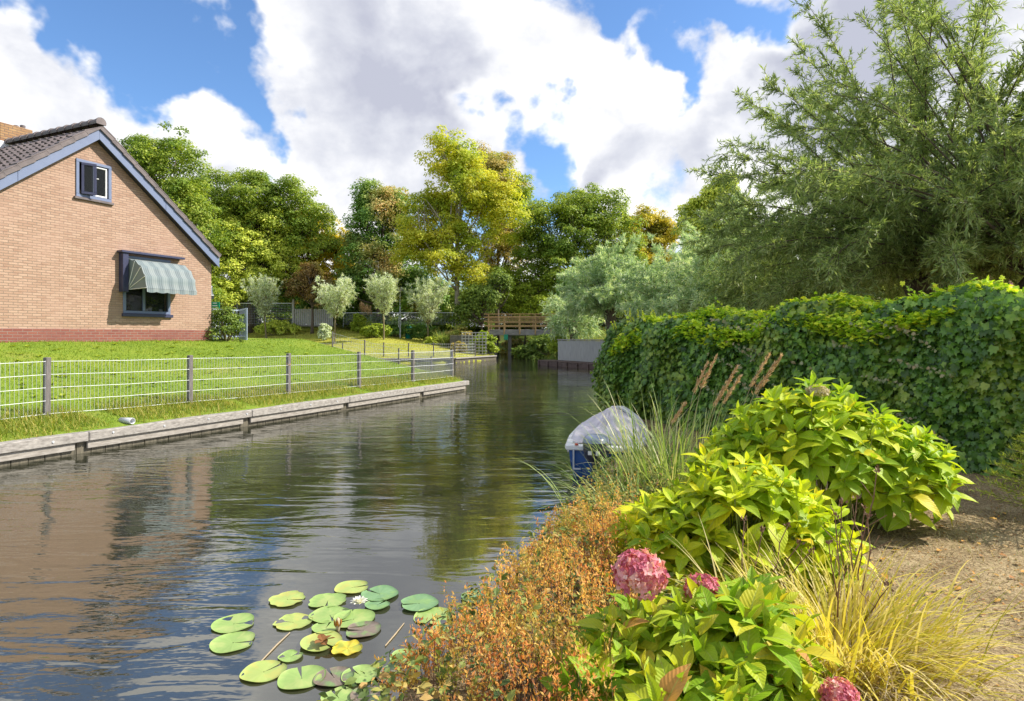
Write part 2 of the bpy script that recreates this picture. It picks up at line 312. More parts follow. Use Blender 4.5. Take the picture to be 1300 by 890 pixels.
# ------------------------------------------------------------------ mesh helpers
def nrm(a): return a / np.maximum(np.linalg.norm(a, axis=-1, keepdims=True), 1e-9)
def uni(a=0., b=1., n=None): return rng.uniform(a, b, n)
def gp(u, v, z=0.):
    """ground point seen at photograph pixel (u, v) on the level z"""
    y = (CZ - z) * F / (v - VH); return np.array(((u - 650) / F * y, y, z))
def at(u, v, y): return np.array(((u - 650) / F * y, y, CZ + (VH - v) / F * y))
def H(t, d, z): return np.array((-10.5 - .418 * t + .908 * d, 22 - .908 * t - .418 * d, z))       # house frame: t along the gable, d out of it
def Q(t, s, z): return np.array((-1.63 - .418 * t - .908 * s, 22.9 - .908 * t + .418 * s, z))     # quay frame: t along the edge, s inland
class MB:
    """collects shapes that end up as ONE mesh object"""
    def __init__(s): s.v, s.f, s.r, s.n, s.lc = [], [], [], 0, None
    def add(s, v, f, r=.5):
        v = np.asarray(v, float).reshape(-1, 3); f = np.asarray(f, np.int64)
        s.v.append(v); s.f.append(f + s.n); s.r.append(np.broadcast_to(np.asarray(r, float), (len(f),)).copy()); s.n += len(v)
        return s
    def poly(s, pts, r=.5): return s.add(pts, [list(range(len(pts)))], r)
    def hexa(s, a, ch=.0):
        """box from 8 corners (x fastest, then y, then z) with optional chamfer"""
        a = np.asarray(a, float).reshape(8, 3)
        if ch <= 0: return s.add(a, [(0, 2, 3, 1), (4, 5, 7, 6), (0, 1, 5, 4), (2, 6, 7, 3), (0, 4, 6, 2), (1, 3, 7, 5)])
        V, idx = [], {}
        for i in range(8):
            e = [a[i ^ (1 << k)] - a[i] for k in range(3)]
            e = [x / max(np.linalg.norm(x), 1e-6) * min(ch, np.linalg.norm(x) * .3) for x in e]
            for k in range(3):
                idx[i, k] = len(V); V.append(a[i] + sum(e[j] for j in range(3) if j != k))
        for k in range(3):
            A, B = 1 << ((k + 1) % 3), 1 << ((k + 2) % 3)
            q = []
            for side in (0, 1 << k):
                o = [side, side | A, side | A | B, side | B]
                q.append([idx[i, k] for i in (o if side else o[::-1])])
            s._q = getattr(s, '_q', []) + q
        for k in range(3):
            for b in (0, 1):
                for c in (0, 1):
                    p = (b << ((k + 1) % 3)) | (c << ((k + 2) % 3)); p2 = p | (1 << k); k1, k2 = (k + 1) % 3, (k + 2) % 3
                    s._q.append([idx[p, k1], idx[p2, k1], idx[p2, k2], idx[p, k2]])
        tri = [[idx[i, 0], idx[i, 1], idx[i, 2]] for i in range(8)]
        base = s.n
        s.add(V, s._q); s._q = []
        s.f.append(np.array(tri) + base); s.r.append(np.full(8, .5))
        return s
    def box(s, c, size, rz=0., ch=.006):
        h = np.asarray(size, float) / 2; ca, sa = math.cos(rz), math.sin(rz)
        p = [(x * h[0], y * h[1], z * h[2]) for z in (-1, 1) for y in (-1, 1) for x in (-1, 1)]
        return s.hexa([(c[0] + x * ca - y * sa, c[1] + x * sa + y * ca, c[2] + z) for x, y, z in p], ch)
    def beam(s, fr, t, d, z, ch=.006):
        """box in a frame fr(t, d, z), each argument a (low, high) pair"""
        return s.hexa([fr(t[i & 1], d[(i >> 1) & 1], z[(i >> 2) & 1]) for i in range(8)], ch)
    def bar(s, a, b, w, h, ch=.005, up=(0, 0, 1)):
        a, b = np.asarray(a, float), np.asarray(b, float); d = nrm(b - a); x = np.cross(d, up)
        x = nrm(x) if np.linalg.norm(x) > 1e-5 else np.array((1., 0, 0)); y = np.cross(x, d)
        return s.hexa([(b if k & 4 else a) + x * w / 2 * (1 if k & 1 else -1) + y * h / 2 * (1 if k & 2 else -1) for k in range(8)], ch)
    def tube(s, pts, rad, n=6, r=.5, cap=True):
        pts = np.asarray(pts, float); m = len(pts); rad = np.broadcast_to(np.asarray(rad, float), (m,))
        tg = nrm(np.gradient(pts, axis=0)); ref = np.array((.31, .17, .93)) if abs(tg[0][2]) < .9 else np.array((1., .1, 0))
        x = nrm(np.cross(tg, ref)); y = np.cross(tg, x); an = np.arange(n) * 2 * np.pi / n
        v = pts[:, None] + rad[:, None, None] * (np.cos(an)[None, :, None] * x[:, None] + np.sin(an)[None, :, None] * y[:, None])
        i = (np.arange(m - 1)[:, None] * n + np.arange(n)[None]).ravel(); j = (np.arange(m - 1)[:, None] * n + (np.arange(n)[None] + 1) % n).ravel()
        b = s.n
        s.add(v, np.stack([i, j, j + n, i + n], 1), r)
        if cap:
            s.f.append(np.array([list(range(n))[::-1]]) + b); s.r.append(np.array([r])); s.f.append(np.array([list(range((m - 1) * n, m * n))]) + b); s.r.append(np.array([r]))
        return s
    def lathe(s, c, prof, n=16, axis=None):
        pr = np.asarray(prof, float); an = np.arange(n) * 2 * np.pi / n; m = len(pr)
        v = np.stack([pr[:, None, 0] * np.cos(an), pr[:, None, 0] * np.sin(an), np.repeat(pr[:, 1:2], n, 1)], -1)
        if axis is not None:
            z = nrm(np.asarray(axis, float)); x = nrm(np.cross(z, (.3, .2, .9) if abs(z[2]) < .8 else (1, 0, 0))); y = np.cross(z, x)
            v = v[..., :1] * x + v[..., 1:2] * y + v[..., 2:] * z
        i = (np.arange(m - 1)[:, None] * n + np.arange(n)[None]).ravel(); j = (np.arange(m - 1)[:, None] * n + (np.arange(n)[None] + 1) % n).ravel()
        return s.add(v + np.asarray(c), np.stack([i, j, j + n, i + n], 1))
    def leaves(s, tpl, pos, axis, normal, size, r=None, width=None):
        """N copies of a leaf template (y along the leaf) laid into this mesh"""
        tv, tf = tpl; pos = np.asarray(pos, float).reshape(-1, 3); N = len(pos)
        if N == 0: return s
        y = nrm(np.broadcast_to(axis, (N, 3))); z = np.broadcast_to(normal, (N, 3)); z = z - y * (z * y).sum(1, keepdims=True)
        bad = np.linalg.norm(z, axis=1) < 1e-4; z = np.where(bad[:, None], np.cross(y, (.6, .5, .62)), z); z = nrm(z); x = np.cross(y, z)
        sz = np.broadcast_to(np.asarray(size, float), (N,))[:, None, None]; wd = sz if width is None else sz * np.broadcast_to(width, (N,))[:, None, None]
        v = pos[:, None] + (tv[None, :, :1] * x[:, None]) * wd + (tv[None, :, 1:2] * y[:, None] + tv[None, :, 2:] * z[:, None]) * sz
        k = len(tv); r = uni(0, 1, N) if r is None else np.broadcast_to(np.asarray(r, float), (N,))
        if isinstance(tf, np.ndarray): tf = [tf]
        b = s.n; off = (np.arange(N) * k)[:, None, None]
        s.v.append(v.reshape(-1, 3)); s.n += N * k
        if s.lc is not None: s.lc.append(np.tile(tv, (N, 1)))
        for q in tf:
            s.f.append((q[None] + off).reshape(-1, q.shape[1]) + b); s.r.append(np.repeat(r, len(q)))
        return s
    def blades(s, base, azim, length, lean, bend, width, seg=5, r=None):
        """arching grass blades: N bases, compass of the arch, start lean and extra bend in radians"""
        base = np.asarray(base, float); N = len(base); f = lambda a: np.broadcast_to(np.asarray(a, float), (N,))
        azim, length, lean, bend, width = map(f, (azim, length, lean, bend, width))
        hd = np.stack([np.cos(azim), np.sin(azim), 0 * azim], 1); sd = np.stack([-np.sin(azim), np.cos(azim), 0 * azim], 1)
        p = base.copy(); rows = []
        for k in range(seg + 1):
            wk = width * (1 - (k / seg) ** 1.8) * (.75 + .25 * min(1, k)) * .5 + 1e-4
            rows += [p - sd * wk[:, None], p + sd * wk[:, None]]
            a = lean + bend * ((k + .5) / seg) ** 1.3
            p = p + (hd * np.sin(a)[:, None] + np.array((0, 0, 1)) * np.cos(a)[:, None]) * (length / seg)[:, None]
        v = np.stack(rows, 1); K = 2 * (seg + 1)
        q = np.array([(2 * k, 2 * k + 1, 2 * k + 3, 2 * k + 2) for k in range(seg)])
        r = uni(0, 1, N) if r is None else f(r)
        b = s.n; s.v.append(v.reshape(-1, 3)); s.n += N * K
        s.f.append((q[None] + (np.arange(N) * K)[:, None, None]).reshape(-1, 4) + b); s.r.append(np.repeat(r, seg)); return s
    def build(s, name, mat, parent=None, smooth=False, base=None):
        me = bpy.data.meshes.new(name); v = np.concatenate(s.v)
        if parent is not None: o0 = OFF[parent.name]
        else: o0 = np.asarray(base, float) if base is not None else np.array((0., 0, 0))
        v = v - o0
        cnt = np.concatenate([np.full(len(f), f.shape[1]) for f in s.f]); idx = np.concatenate([f.ravel() for f in s.f])
        me.vertices.add(len(v)); me.vertices.foreach_set('co', v.ravel())
        me.loops.add(len(idx)); me.loops.foreach_set('vertex_index', idx)
        me.polygons.add(len(cnt)); me.polygons.foreach_set('loop_start', np.concatenate([[0], np.cumsum(cnt)[:-1]])); me.polygons.foreach_set('loop_total', cnt)
        me.polygons.foreach_set('use_smooth', np.full(len(cnt), smooth))
        a = me.attributes.new('rnd', 'FLOAT', 'FACE'); a.data.foreach_set('value', np.concatenate(s.r))
        if s.lc: me.attributes.new('leafco', 'FLOAT_VECTOR', 'POINT').data.foreach_set('vector', np.concatenate(s.lc).ravel())
        me.update(calc_edges=True); me.validate()
        me.materials.append(mat if not isinstance(mat, str) else M[mat])
        o = bpy.data.objects.new(name, me); col.objects.link(o)
        if parent is not None: o.parent = parent
        else: o.location = o0
        OFF[o.name] = o0
        return o
OFF = {}
def tag(o, label, cat, group=None):
    o['label'] = label; o['category'] = cat
    if group: o['group'] = group
    return o
def thing(name, base, label, cat, group=None):
    o = bpy.data.objects.new(name, None); col.objects.link(o); o.location = tuple(base); o.empty_display_size = .2
    OFF[o.name] = np.asarray(base, float); return tag(o, label, cat, group)
def kind(o, k): o['kind'] = k; return o

# leaf templates: y runs from the leaf's foot to its tip
T_OVAL = (np.array([(0, 0, 0), (.30, .42, .05), (0, 1, -.06), (-.30, .42, .05)], float), np.array([(0, 1, 2, 3)]))
T_LANCE = (np.array([(0, 0, 0), (.085, .4, .01), (0, 1, -.05), (-.085, .4, .01)], float), np.array([(0, 1, 2, 3)]))
T_FOLD = (np.array([(0, 0, 0), (.30, .4, .07), (.2, .75, .03), (0, 1, -.1), (-.2, .75, .03), (-.30, .4, .07), (0, .45, 0)], float), np.array([(0, 1, 6), (1, 2, 6), (2, 3, 6), (3, 4, 6), (4, 5, 6), (5, 0, 6)]))
def _ivy():
    a = [(0, 0), (.30, -.10), (.46, .22), (.33, .36), (.40, .66), (.15, .66), (0, 1.02), (-.15, .66), (-.40, .66), (-.33, .36), (-.46, .22), (-.30, -.10)]
    v = [(x, y, -.28 * x * x - .12 * (y - .4) ** 2) for x, y in a] + [(0, .36, .04)]
    return np.array(v, float), np.array([(i, (i + 1) % 12, 12) for i in range(12)])
T_IVY = _ivy()
def _big(droop=.35, fold=.11, wid=.25):
    ys = [0, .10, .26, .45, .64, .82, 1.0]; ws = [.03, .42, .84, 1.0, .84, .45, .0]
    v = []
    for y, q in zip(ys, ws):
        zc = -droop * y * y + .08 * y
        for x in (-1, -.5, 0, .5, 1): v.append((x * q * wid, y * (1 - .12 * droop * y), zc + abs(x) * q * fold * (1 if abs(x) < .9 else .8) + .012 * math.sin(y * 22 + x * 3)))
    f = [(5 * i + j, 5 * i + j + 1, 5 * i + j + 6, 5 * i + j + 5) for i in range(6) for j in range(4)]
    return np.array(v, float), np.array(f)
T_BIG = _big(); T_BIG_UP = _big(.12, .18, .21); T_BIG_DROOP = _big(.6, .09, .27)
def sph(n):
    v = nrm(rng.normal(size=(n, 3))); return v

def terrain_z(x, y):
    """height of the land (or canal bed) at x, y"""
    x, y = np.broadcast_arrays(np.asarray(x, float), np.asarray(y, float))
    d = land_dist(x, y); right = x > np.interp(y, [0, 60], [-1.5, .5])
    sm = lambda a, b, t: (lambda q: q * q * (3 - 2 * q))(np.clip((t - a) / (b - a), 0, 1))
    zr = .36 + sm(26, 38, y) * 1.2 + sm(46, 55, y) * 1.0
    zl = .40 + .135 * np.clip(d - .7, 0, 21)
    top = np.where(right, zr, zl)
    zz = np.minimum(top, np.where(right & (y > 33) & (y < 43.2), .1 + d * 7, np.where(right & (y > 35), .12 + d * .9, .20 + d * 1.0)))
    zz = np.where(~right, np.minimum(top, -.6 + d * 5.5), zz)
    zz = np.where(d < 0, np.maximum(-.9, d * 1.1 - .05), zz)
    return zz + np.where(d > .4, .02 * np.sin(x * 1.7 + y) * np.cos(y * 1.3) + np.where(y > 44, .08 * np.sin(x * .35) * np.cos(y * .23), 0), 0)
CANAL = np.array([(-3.4, -8), (-1.9, .5), (-.98, 2.2), (-.36, 3.6), (.33, 5.4), (1.15, 8.2), (1.75, 10.6), (2.2, 13), (3.7, 21), (5.9, 28.5), (7.75, 35.3), (3.6, 43.1), (2.5, 46.5), (2.6, 52), (2.6, 68),
                  (-1.2, 68), (-1.35, 52.2), (-4.2, 46.2), (-9.5, 45), (-16, 47), (-30, 54), (-60, 66), (-160, 80), (-160, -60), (-3.4, -60)], float)
def land_dist(x, y):
    """signed distance to the water's edge, positive on land"""
    a = CANAL; b = np.roll(CANAL, -1, 0); best = np.full(x.shape, 1e9); ins = np.zeros(x.shape, bool)
    for (ax, ay), (bx, by) in zip(a, b):
        ex, ey = bx - ax, by - ay; t = np.clip(((x - ax) * ex + (y - ay) * ey) / (ex * ex + ey * ey), 0, 1)
        best = np.minimum(best, np.hypot(x - ax - t * ex, y - ay - t * ey))
        c = ((ay > y) != (by > y)) & (x < (bx - ax) * (y - ay) / (by - ay + 1e-12) + ax); ins ^= c
    return np.where(ins, -best, best)
def lawn_z(t, s):
    t = np.asarray(t, float); s = np.asarray(s, float)
    return .335 + np.where(s < 7.6, .197 * s, 1.497 + .02 * (s - 7.6)) + .012 * np.sin(t * 2.1) * np.cos(s * 1.7)
# ------------------------------------------------------------------ ground, lawn, water
gx = np.unique(np.round(np.concatenate([[-1500, -900, -500, -300, -220, -160, -120, -90], np.arange(-70, 60, .8), np.arange(-6, 10, .16), [70, 90, 120, 160, 220, 300, 500, 900, 1500]]), 3))
gy = np.unique(np.round(np.concatenate([[-60, -30, -15, -8], np.arange(-4, 15, .16), np.arange(15, 96, .6), [100, 110, 130, 160, 220, 300, 500, 900, 1500, 2600]]), 3))
X, Y = np.meshgrid(gx, gy); Z = terrain_z(X, Y); nx, ny = len(gx), len(gy)
i = (np.arange(ny - 1)[:, None] * nx + np.arange(nx - 1)[None]).ravel()
kind(MB().add(np.stack([X, Y, Z], -1).reshape(-1, 3), np.stack([i, i + 1, i + nx + 1, i + nx], 1)).build('ground', 'ground', smooth=True), 'structure')
kind(MB().poly([(-165, -62, 0), (60, -62, 0), (60, 90, 0), (-165, 90, 0)]).build('water', 'water'), 'structure')
lt = np.concatenate([[-.03, .02], np.arange(.4, 34, .4)]); ls = np.concatenate([[.08, .1], np.arange(.3, 9, .3), np.arange(9, 46, 2.)])
Tt, Ss = np.meshgrid(lt, ls); Zz = lawn_z(Tt, Ss); Zz[:, 0] = -.7; Zz[:, 0] = -.7
V = np.stack([-1.63 - .418 * Tt - .908 * Ss, 22.9 - .908 * Tt + .418 * Ss, Zz], -1); nx, ny = len(lt), len(ls)
i = (np.arange(ny - 1)[:, None] * nx + np.arange(nx - 1)[None]).ravel()
kind(MB().add(V.reshape(-1, 3), np.stack([i, i + nx, i + nx + 1, i + 1], 1)).build('lawn', 'lawn', smooth=True), 'structure')
def on_lawn(t, s): return np.stack([-1.63 - .418 * t - .908 * s, 22.9 - .908 * t + .418 * s, lawn_z(t, s)], -1)
n = 60000; t = uni(.05, 18, n); s = 8 * uni(0, 1, n) ** 1.1 + .3
kind(MB().blades(on_lawn(t, s), uni(0, 6.28, n), uni(.035, .075, n), uni(.1, .7, n), uni(.2, .9, n), .012, 2).build('lawn_grass', 'grass'), 'stuff')
n = 26000; s = np.abs(rng.normal(.75, .42, n)) + .12; t = uni(.05, 18, n)
k = noise1 = np.sin(t * 3.1) * np.sin(t * 1.3 + 1) > -.75
kind(MB().blades(on_lawn(t, s)[k], uni(0, 6.28, k.sum()), (uni(.05, .20, n) * np.where(s > 1.6, .5, 1))[k], uni(.1, .8, k.sum()), uni(.2, 1.2, k.sum()), .012, 3).build('verge_grass', 'rough_grass'), 'stuff')
n = 260; t = uni(.5, 17, n); s = uni(1.3, 7.4, n); p = np.repeat(on_lawn(t, s), 7, 0); a = uni(0, 6.28, 7 * n)
kind(MB().leaves(T_OVAL, p + (0, 0, .02), np.stack([np.cos(a), np.sin(a), uni(.2, .7, 7 * n)], 1), (0, 0, 1.), np.repeat(uni(.05, .12, n), 7)).build('lawn_weeds', 'shrub_lime'), 'stuff')
n = 46000; x = uni(-30, -1, n); y = uni(44.5, 70, n); k = land_dist(x, y) > .25; x, y = x[k], y[k]; n = len(x)
kind(MB().blades(np.stack([x, y, terrain_z(x, y)], 1), uni(0, 6.28, n), uni(.05, .14, n), uni(.1, .8, n), uni(.2, .9, n), .03, 2).build('meadow_grass', 'far_grass'), 'stuff')
n = 90000; x = uni(.2, 8.5, n); y = 1.4 + 9.5 * uni(0, 1, n) ** 1.5; k = (land_dist(x, y) > .8) & (np.abs(x / np.maximum(y, .1)) < 1.1); x, y = x[k], y[k]; n = len(x)
kind(MB().blades(np.stack([x, y, terrain_z(x, y)], 1), uni(0, 6.28, n), uni(.015, .07, n), uni(.5, 1.45, n), uni(.1, .8, n), uni(.003, .007, n), 2).build('lawn_thatch', 'dry_grass'), 'stuff')

# ------------------------------------------------------------------ timber quay under the lawn
th = thing('timber_quay', Q(0, 0, 0), 'silvery grey timber quay beam running the length of the mown lawn', 'quay')
seams = [-.08, 2.9, 6.6, 9.9, 13.4, 17.2, 21, 25, 30]
for a, b in zip(seams, seams[1:]):
    MB().beam(Q, (a + .006, b - .006), (-.05, .19), (.205, .36 + uni(-.006, .006)), .012).build('cap_beam', 'quay_top', th)
    MB().beam(Q, (a + .2, b - .004), (.0, .05), (.075, .203), .008).build('waling', 'grey_wood', th)
m = MB(); t = -.06
while t < 30:
    m.beam(Q, (t, t + .235), (.052 + uni(0, .012), .10), (-.7, .202), .004); t += .243
m.build('sheet_boards', 'quay_wet', th)
for k in range(17):
    p = Q(.25 + k * .98, -.052, .285 + uni(-.015, .015)); MB().lathe(p, [(0, .012), (.017, .010), (.022, 0), (.022, -.01)], 10, (.908, -.418, 0)).build('bolt', 'galv', th)
er = timber_end = MB().beam(Q, (-.09, -.0), (.2, 14), (.22, .36), .01).build('end_beam', 'quay_top', th)
m = MB()
for k in range(50): m.beam(Q, (-.05, -.035), (.05 + k * .28, .235 + k * .28), (-.7, .215), .004)
m.build('end_boards', 'quay_wet', th)
# drain pipe lying on the quay
p0 = Q(12.55, .24, .43)
pp = thing('drain_pipe', p0, 'short galvanised drain pipe lying on the grass beside the quay beam', 'pipe')
ax = nrm(np.array((.93, -.37, .02)))
MB().lathe(p0, [(.048, -.15), (.058, -.15), (.058, .15), (.048, .15), (.048, -.15)], 18, ax).build('pipe', 'galv', pp, True)
MB().lathe(p0, [(.0, -.10), (.047, -.10)], 18, ax).build('dark_bore', 'dark', pp)

# ------------------------------------------------------------------ wire mesh fences
def wire_panel(a, b, za, zb, hgt, wires, vstep, r=.0035):
    m = MB(); a, b = np.asarray(a), np.asarray(b); L = np.linalg.norm((b - a)[:2])
    A = lambda q, z: np.array((*(a[:2] + (b[:2] - a[:2]) * q), za + (zb - za) * q + z))
    for k in range(wires):
        z = .05 + (hgt - .05) * k / (wires - 1)
        sag = [A(q, z - .012 * math.sin(q * math.pi)) for q in (0, .5, 1)]
        m.tube(sag, r * 1.25, 4)
    n = int(L / vstep)
    for k in range(1, n):
        q = k / n; m.bar(A(q, .03), A(q, hgt + .02), r * 1.45, r * 1.45, 0)
    return m
def post_at(p, hgt, wdt, rz, tilt=0.):
    m = MB(); b = np.asarray(p) - (0, 0, .3); t = np.asarray(p) + (tilt, tilt * .4, hgt)
    c, s_ = math.cos(rz), math.sin(rz); q = []
    for e, k in ((b, 1.), (t, .96)):
        for y in (-1, 1):
            for x in (-1, 1): q.append(e + np.array((x * c - y * s_, x * s_ + y * c, 0)) * wdt / 2 * k)
    return m.hexa(q, .008)
ang = math.atan2(-.908, -.418)
f = thing('mesh_fence', on_lawn(np.array(0.), np.array(1.1)), 'long galvanised wire mesh fence on square wooden posts along the lawn edge', 'fence')
ps = []
for u in (-300, -110, 59, 241, 366, 456, 524, 574):
    k = (u - 650) / F; s_ = float(np.interp(u, [59, 574], [1.15, .62])); t = (-1.63 - .908 * s_ - k * (22.9 + .418 * s_)) / (.418 - .908 * k); ps.append((float(t), s_))
pts = [on_lawn(np.array(t), np.array(s_)) for t, s_ in ps]
for p in pts: post_at(p, 1.05, .095, ang, uni(-.012, .012)).build('post', 'post_wood', f)
for a, b in zip(pts[:-1], pts[1:-1]): wire_panel(a + (.05, 0, 0), b + (.05, 0, 0), a[2], b[2], .98, 5, .068 if a[1] < 17 else .09, .0030).build('mesh_panel', 'galv', f)
a, b = pts[-2:]; wire_panel(a + (.05, 0, 0), b + (.05, 0, 0), a[2], b[2], .98, 5, .05, .0055).build('mesh_panel', 'galv', f)
q = pts[4]; MB().tube([q + np.array((.06 * math.cos(a), .06 * math.sin(a), .78 + .03 * math.sin(a * 2))) for a in np.linspace(0, 6.2, 14)], .008, 5).build('rope_tie', 'rail_wood', f)
f2 = thing('mesh_fence', on_lawn(np.array(.1), np.array(1.5)), 'low wire mesh fence on slim posts along the far end of the mown lawn', 'fence')
pr = None
for s_ in (1.45, 2.9, 4.5, 6.1):
    p = on_lawn(np.array(.12), np.array(s_)); hh = .62
    post_at(p, hh, .05, ang).build('post', 'post_wood', f2)
    if pr is not None: wire_panel(pr, p, pr[2], p[2], hh - .06, 4, .1, .003).build('mesh_panel', 'galv', f2)
    pr = p
f3 = thing('mesh_fence', gp(530, 452, .45), 'thin wire mesh fence across the water in front of the slender silver trees', 'fence')
pr = None
for x, y in ((-15.5, 48.2), (-12.6, 46.9), (-9.4, 46.1), (-7.6, 46.2), (-5.8, 46.6), (-4.3, 47.3), (-2.9, 49.6)):
    p = np.array((x, y, float(terrain_z(x, y)))); post_at(p, 1.05, .085, .2, uni(-.02, .02)).build('post', 'post_wood', f3)
    if pr is not None: wire_panel(pr, p, pr[2], p[2], .95, 5, .16, .0055).build('mesh_panel', 'galv', f3)
    pr = p

# far bank edging
bk = thing('bank_edging', (-4.2, 46.2, 0), 'low dark timber edging holding the far bank left of the bridge', 'quay')
e = [(-1.35, 52.2), (-2.9, 49.2), (-4.2, 46.3), (-9.5, 45.1), (-16, 47.1), (-24, 51)]
mt, ms = MB(), MB()
for a, b in zip(e, e[1:]):
    mt.bar((*a, .32), (*b, .32), .24, .10, .01); ms.bar((a[0], a[1] + .05, -.1), (b[0], b[1] + .05, -.1), .08, .70, 0)
mt.build('cap_beam', 'quay_top', bk); ms.build('sheet_boards', 'quay_wet', bk)

# ------------------------------------------------------------------ house
hz = 1.83; W, EZ, AZ = 8.0, 4.78, 8.06           # width, eaves and apex height
h = thing('brick_house', H(4, -5, hz), 'tan brick house with steep dark tiled roof and blue barge boards beside the canal', 'house')
slope = (AZ - .12 - (EZ - .05)) / 4.0
roofz = lambda t: (EZ - .05) + slope * (t if t <= 4 else 8 - t)
AW = (3.55, 4.49, 5.99, 7.00); LW = (1.62, 3.10, 2.68, 4.45)      # attic and lower openings: t0, t1, z0, z1
m = MB(); bt = sorted({0., 4., 8., AW[0], AW[1], LW[0], LW[1]})
for a, b in zip(bt, bt[1:]):
    spans = [(hz + .36, None)]
    for w_ in (AW, LW):
        if a >= w_[0] - 1e-6 and b <= w_[1] + 1e-6: spans = [(hz + .36, w_[2]), (w_[3], None)]
    for z0, z1 in spans:
        m.poly([H(a, 0, z0), H(a, 0, z1 if z1 else roofz(a)), H(b, 0, z1 if z1 else roofz(b)), H(b, 0, z0)])
for (a, b, z0, z1) in (AW, LW):                      # reveals
    for p, q in (((a, z0), (b, z0)), ((b, z0), (b, z1)), ((b, z1), (a, z1)), ((a, z1), (a, z0))):
        m.poly([H(p[0], 0, p[1]), H(q[0], 0, q[1]), H(q[0], -.22, q[1]), H(p[0], -.22, p[1])])
m.poly([H(0, 0, hz + .36), H(0, -11, hz + .36), H(0, -11, roofz(0)), H(0, 0, roofz(0))]); m.poly([H(8, 0, hz + .36), H(8, 0, roofz(8)), H(8, -11, roofz(8)), H(8, -11, hz + .36)])
m.poly([H(0, -11, hz), H(8, -11, hz), H(8, -11, roofz(8)), H(4, -11, roofz(4)), H(0, -11, roofz(0))])
wall = m.build('wall', 'brick', h)
MB().beam(H, (-.012, 8.012), (-11.01, .018), (hz - .5, hz + .36), .006).build('plinth', 'red_brick', h)
# roof: rows of curved tiles on both slopes
oh = .24
def roof_pt(t, d, lift):
    sgn = 1 if t <= 4 else -1; nz = 1 / math.hypot(1, slope); nt_ = -slope * nz * sgn
    return H(t + nt_ * lift, d, EZ + slope * (t if t <= 4 else 8 - t) + nz * lift)
m = MB()
for side in (0, 1):
    nr, nc = 17, 40; tw = .30; t0, t1 = -.08, 3.97
    prof = [(0, .0), (.12, .045), (.3, .068), (.48, .05), (.62, .012), (.82, .0), (1., .006)]
    for r_ in range(nr):
        a = t0 + (t1 - t0) * r_ / nr; b = t0 + (t1 - t0) * (r_ + 1.16) / nr; b = min(b, 4.0)
        for c in range(nc):
            d0 = oh - .02 - (c + 1) * tw; js = uni(-.008, .008); rows = []
            for (tt, lf) in ((a, .055), (a, .082), (b, .030)):
                for (x, y) in prof:
                    T = tt if side == 0 else 8 - tt
                    rows.append(roof_pt(T, d0 + x * tw * 1.03, lf + y * (1 if lf != .055 else .9) + js))
            P7 = len(prof); q = [(i_ + P7 * k, i_ + 1 + P7 * k, i_ + 1 + P7 * (k + 1), i_ + P7 * (k + 1)) for k in (0, 1) for i_ in range(P7 - 1)]
            m.add(rows, q)
roof = m.build('roof', 'tile', h)
m = MB()
for side in (0, 1):                                   # verge tiles that fold over the gable edge
    for r_ in range(12):
        a = -.10 + 4.08 * r_ / 12; b = min(-.10 + 4.08 * (r_ + 1.07) / 12, 4.0)
        T = (lambda q: q) if side == 0 else (lambda q: 8 - q)
        for (d0, d1, l0, l1) in ((oh - .16, oh + .05, .10, .135), (oh + .02, oh + .05, -.02, .10)):
            hx = []
            for lf in (0, 1):
                for dd in (d0, d1):
                    for tt, up in ((a, .025), (b, 0)): hx.append(roof_pt(T(tt), dd, (l1 if lf else l0) + up))
            m.hexa(hx, .008)
m.build('verge_tiles', 'tile', roof)
m = MB()
for k in range(30):                                   # half-round ridge tiles
    d1 = oh + .08 - k * .38; pts_ = []
    for dd, rr in ((d1, .150), (d1 - .06, .150), (d1 - .061, .132), (d1 - .42, .122)):
        for a in np.linspace(-.35, math.pi + .35, 9): pts_.append(H(4 + rr * math.cos(a), dd, AZ + .10 + rr * math.sin(a)))
    q = [(i_ + 9 * j, i_ + 1 + 9 * j, i_ + 10 + 9 * j, i_ + 9 + 9 * j) for j in range(3) for i_ in range(8)]
    m.add(pts_, q); m.f.append(np.array([list(range(9))]) + m.n - 36); m.r.append(np.array([.5]))
m.build('ridge_tiles', 'tile', roof)
bb = MB(); sf = MB(); ud = MB()
for side in (0, 1):
    T = (lambda q: q) if side == 0 else (lambda q: 8 - q)
    def quad(m_, ta, tb, la0, la1, d0, d1):
        hx = []
        for lf in (0, 1):
            for dd in (d0, d1):
                for tt in (ta, tb):
                    p = roof_pt(T(tt), dd, 0); p = p + np.array((0, 0, (la1 if lf else la0))); hx.append(p)
        m_.hexa(hx, .006)
    quad(bb, -.14, 1.9, -.30, .06, oh - .03, oh); quad(bb, 1.905, 4.0, -.30, .06, oh - .03, oh)
    quad(sf, -.12, 4.0, -.27, -.02, .005, oh - .034)
    quad(ud, -.06, 4.0, -.03, .05, -11.2, oh - .04)
bb.build('barge_board', 'blue_paint', h); sf.build('soffit', 'soffit', h); ud.build('roof_deck', 'soffit', roof)
ch = MB().beam(H, (3.3, 4.25), (-5.6, -4.35), (7.3, 8.78), .02).build('chimney', 'yellow_brick', roof)
m = MB()
for k in range(6): m.lathe(H(3.55 + .09 * (k % 2), -4.45 - .2 * k, 8.78), [(.07, 0), (.075, .09), (.06, .1), (0, .1)], 10)
m.build('chimney_pots', 'tile', ch); MB().beam(H, (3.24, 4.30), (-5.66, -4.29), (7.28, 8.18), .01).build('flashing', 'lead', ch)
